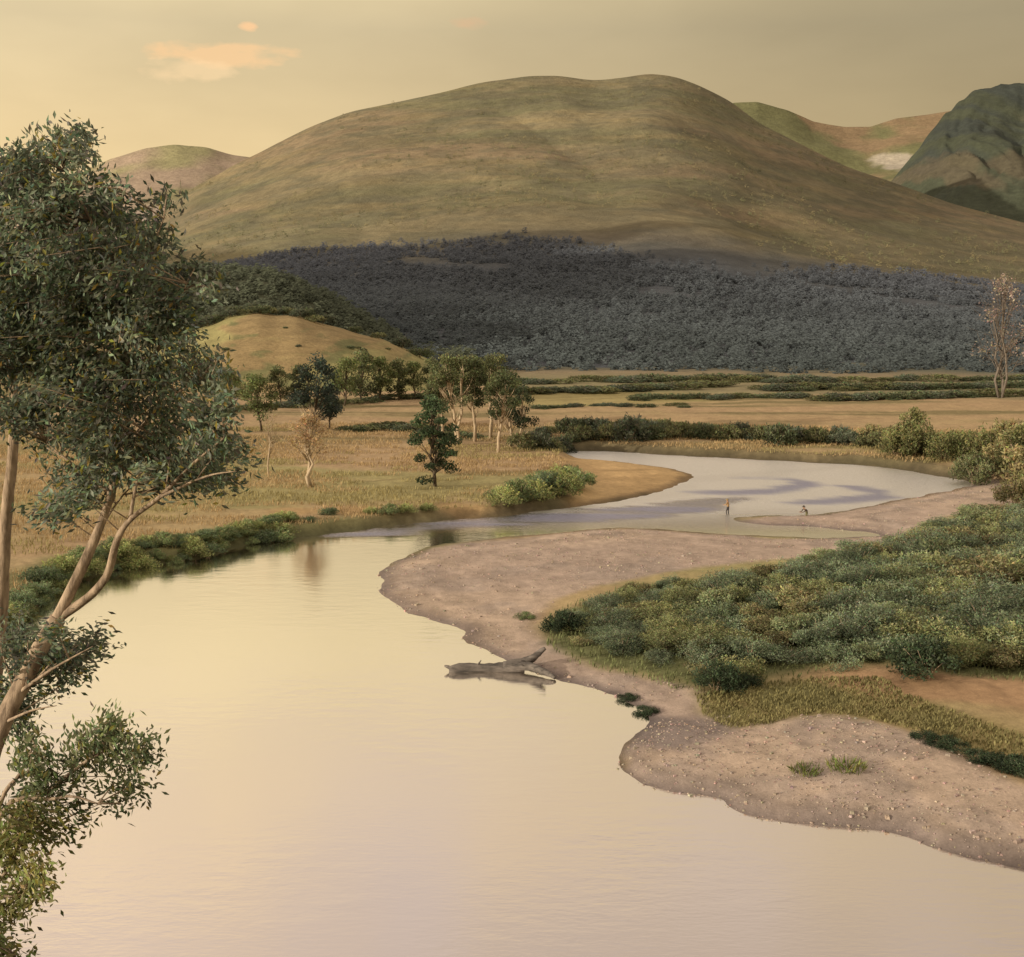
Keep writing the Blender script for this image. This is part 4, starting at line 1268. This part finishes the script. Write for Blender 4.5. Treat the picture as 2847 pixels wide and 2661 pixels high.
def pebbles():
    r = np.random.default_rng(18); X, Y_ = [], []
    for k, n in (('bar', 9000), ('beach', 5000), ('spit', 3000)):
        p = ZP[k]; lo, hi = p.min(0), p.max(0); q = lo + r.random((n * 2, 2)) * (hi - lo)
        q = q[(np.abs(np.arctan2(q[:, 0], q[:, 1])) < R(26)) & (q[:, 1] < 140)]
        q = q[sdf(q[:, 0], q[:, 1], p) > 0]; X.append(q[:, 0]); Y_.append(q[:, 1])
    x = np.concatenate(X); y = np.concatenate(Y_)
    h, sd, l, bl = ground(x, y, True); k = (sd > -.3) & (fbm(x * .3, y * .3, 3, 305) > .4); x, y, h = x[k], y[k], h[k]
    n = len(x)
    s = np.clip(r.lognormal(-3.2, .5, n), .02, .22)
    cube = np.array([(a, b_, c) for c in (-1, 1) for a, b_ in ((-1, -1), (1, -1), (1, 1), (-1, 1))], float) * [.8, .65, .42]
    cube[4:, :2] *= .7
    v = cube[None] * s[:, None, None] * (1 + r.normal(0, .14, (n, 8, 3)))
    a = r.uniform(0, 6.28, n); ca, sa = np.cos(a)[:, None], np.sin(a)[:, None]
    v = np.stack([v[..., 0] * ca - v[..., 1] * sa + x[:, None], v[..., 0] * sa + v[..., 1] * ca + y[:, None], v[..., 2] + h[:, None] + .1 * s[:, None]], -1)
    fq = np.array([(0, 3, 2, 1), (4, 5, 6, 7), (0, 1, 5, 4), (1, 2, 6, 5), (2, 3, 7, 6), (3, 0, 4, 7)])
    q = (fq[None] + (np.arange(n) * 8)[:, None, None]).reshape(-1, 4)
    c = np.array([.34, .275, .235]) * np.clip(1 + r.normal(0, .13, (n, 1)), .5, 1.5) * (1 + r.normal(0, .06, (n, 3)))
    tag(obj('gravel', mesh_np('gravel', v, q, [M_STONE], np.repeat(np.clip(c, .02, .8), 8, 0))), 'river pebbles scattered on the gravel bars', kind='stuff')
    print('pebbles', n)


grass(); pebbles()

# ------------------------------------------------------------------ light
w = bpy.data.worlds.new('World'); scene.world = w; w.use_nodes = True
nt = w.node_tree; nt.nodes.clear()
wo = N(nt, 'ShaderNodeOutputWorld'); bg = N(nt, 'ShaderNodeBackground'); bg.inputs['Strength'].default_value = .1
nt.links.new(bg.outputs[0], wo.inputs[0])
sky = N(nt, 'ShaderNodeTexSky', sky_type='NISHITA'); sky.sun_disc = False
sky.sun_elevation = SUN_EL; sky.sun_rotation = SUN_AZ; sky.dust_density = 4; sky.air_density = 1.0; sky.ozone_density = 1.0
tc = N(nt, 'ShaderNodeTexCoord'); sx = N(nt, 'ShaderNodeSeparateXYZ'); nt.links.new(tc.outputs['Generated'], sx.inputs[0])
# evening haze: cream near the horizon, mauve then grey violet overhead
ramp = N(nt, 'ShaderNodeValToRGB'); cr = ramp.color_ramp
stops = [(0.0, (1.05, .745, .38)), (.10, (1.02, .76, .40)), (.20, (.86, .69, .415)), (.28, (1.14, .91, .51)), (.39, (1.04, .79, .51)), (.50, (.80, .62, .50)), (.62, (.74, .62, .50)), (.82, (1.08, .93, .72))]
while len(cr.elements) < len(stops): cr.elements.new(.5)
for e, (p_, c_) in zip(cr.elements, stops): e.position = p_; e.color = (*c_, 1)
nt.links.new(sx.outputs['Z'], ramp.inputs[0])
# the glow sits over the left of the valley and fades to the right
hx = math_n(nt, 'DIVIDE', sx.outputs['X'], math_n(nt, 'MAXIMUM', math_n(nt, 'SQRT', math_n(nt, 'ADD', math_n(nt, 'MULTIPLY', sx.outputs['X'], sx.outputs['X']), math_n(nt, 'MULTIPLY', sx.outputs['Y'], sx.outputs['Y'])), 0), .05))
gl = N(nt, 'ShaderNodeMapRange'); gl.interpolation_type = 'SMOOTHSTEP'
for k, v in (('From Min', -.45), ('From Max', .50), ('To Min', 1.0), ('To Max', .42)): gl.inputs[k].default_value = v
nt.links.new(hx, gl.inputs['Value'])
hi = remap(nt, sx.outputs['Z'], .22, .42, 0, .35)
glw = math_n(nt, 'ADD', gl.outputs[0], math_n(nt, 'MULTIPLY', math_n(nt, 'SUBTRACT', 1, gl.outputs[0]), hi))
back = remap(nt, sx.outputs['Y'], .15, -.5, 0, 1)
lum = math_n(nt, 'ADD', math_n(nt, 'MULTIPLY', glw, math_n(nt, 'SUBTRACT', 1, back)), math_n(nt, 'MULTIPLY', back, 1.35))
glow = scale_col(nt, ramp.outputs[0], math_n(nt, 'MULTIPLY', lum, 10.0))
mixc = N(nt, 'ShaderNodeMix', data_type='RGBA'); mixc.inputs[0].default_value = .88
tint = N(nt, 'ShaderNodeMix', data_type='RGBA', blend_type='MULTIPLY'); tint.inputs[0].default_value = 1
nt.links.new(sky.outputs[0], tint.inputs[6]); tint.inputs[7].default_value = (1.0, .85, .55, 1)
nt.links.new(tint.outputs[2], mixc.inputs[6]); nt.links.new(glow, mixc.inputs[7])
cur = mixc.outputs[2]
# soft mottling and small sunset clouds
def sky_noise(scale, stretch, det=5):
    mp = N(nt, 'ShaderNodeMapping'); mp.inputs['Scale'].default_value = stretch
    nt.links.new(tc.outputs['Generated'], mp.inputs[0])
    n_ = N(nt, 'ShaderNodeTexNoise'); n_.inputs['Scale'].default_value = scale; n_.inputs['Detail'].default_value = det
    nt.links.new(mp.outputs[0], n_.inputs[0]); return n_.outputs[0]
cur = scale_col(nt, cur, remap(nt, sky_noise(5, (1, 1, 3)), .3, .7, .93, 1.07))
lil = N(nt, 'ShaderNodeMix', data_type='RGBA'); lil.inputs[7].default_value = (6.2, 5.1, 4.7, 1)
lm = math_n(nt, 'MULTIPLY', remap(nt, sky_noise(7, (1, 1, 1.8), 6), .46, .62, 0, .9), remap(nt, sx.outputs['Z'], .24, .46, 0, 1))
nt.links.new(math_n(nt, 'MULTIPLY', lm, gl.outputs[0]), lil.inputs[0]); nt.links.new(cur, lil.inputs[6]); cur = lil.outputs[2]
cn = sky_noise(34, (1, 1, 2.6), 7)
for xd, yd, wx, wy, colr, amt in ((432, 104, 112, 21, (1.10, .70, .36), .68), (365, 138, 70, 20, (1.12, .80, .45), .5), (478, 52, 16, 8, (1.16, .70, .36), .75), (903, 44, 38, 12, (.85, .52, .30), .5)):
    d = ray(xd, yd); d = d / np.linalg.norm(d)
    rx = math_n(nt, 'DIVIDE', math_n(nt, 'SUBTRACT', sx.outputs['X'], float(d[0])), wx * S / FPX)
    rz = math_n(nt, 'DIVIDE', math_n(nt, 'SUBTRACT', sx.outputs['Z'], float(d[2])), wy * S / FPX)
    q = math_n(nt, 'ADD', math_n(nt, 'MULTIPLY', rx, rx), math_n(nt, 'MULTIPLY', rz, rz))
    q = math_n(nt, 'ADD', q, math_n(nt, 'MULTIPLY', math_n(nt, 'SUBTRACT', cn, .5), 5.0))
    front = math_n(nt, 'GREATER_THAN', sx.outputs['Y'], 0.0)
    f = math_n(nt, 'MULTIPLY', remap(nt, q, .15, 1.25, amt, 0.0), front)
    mm = N(nt, 'ShaderNodeMix', data_type='RGBA'); nt.links.new(f, mm.inputs[0]); nt.links.new(cur, mm.inputs[6])
    mm.inputs[7].default_value = (*[c * 9.2 for c in colr], 1)
    cur = mm.outputs[2]
nt.links.new(cur, bg.inputs[0])

sl = bpy.data.lights.new('sun', 'SUN'); sl.energy = 4.2; sl.angle = R(.6); sl.color = (1.0, .865, .65)
so = bpy.data.objects.new('sun', sl); COL.objects.link(so)
dirv = Vector((SX * math.cos(SUN_EL), SY * math.cos(SUN_EL), math.sin(SUN_EL)))
so.rotation_euler = dirv.to_track_quat('Z', 'Y').to_euler(); so.location = (-60, -30, 80)

scene.view_settings.view_transform = 'Standard'; scene.view_settings.look = 'None'; scene.view_settings.exposure = 0
scene.render.engine = 'CYCLES'
scene.cycles.use_denoising = True
scene.cycles.max_bounces = 6; scene.cycles.diffuse_bounces = 3; scene.cycles.glossy_bounces = 3; scene.cycles.transparent_max_bounces = 4
scene.cycles.sample_clamp_indirect = 4
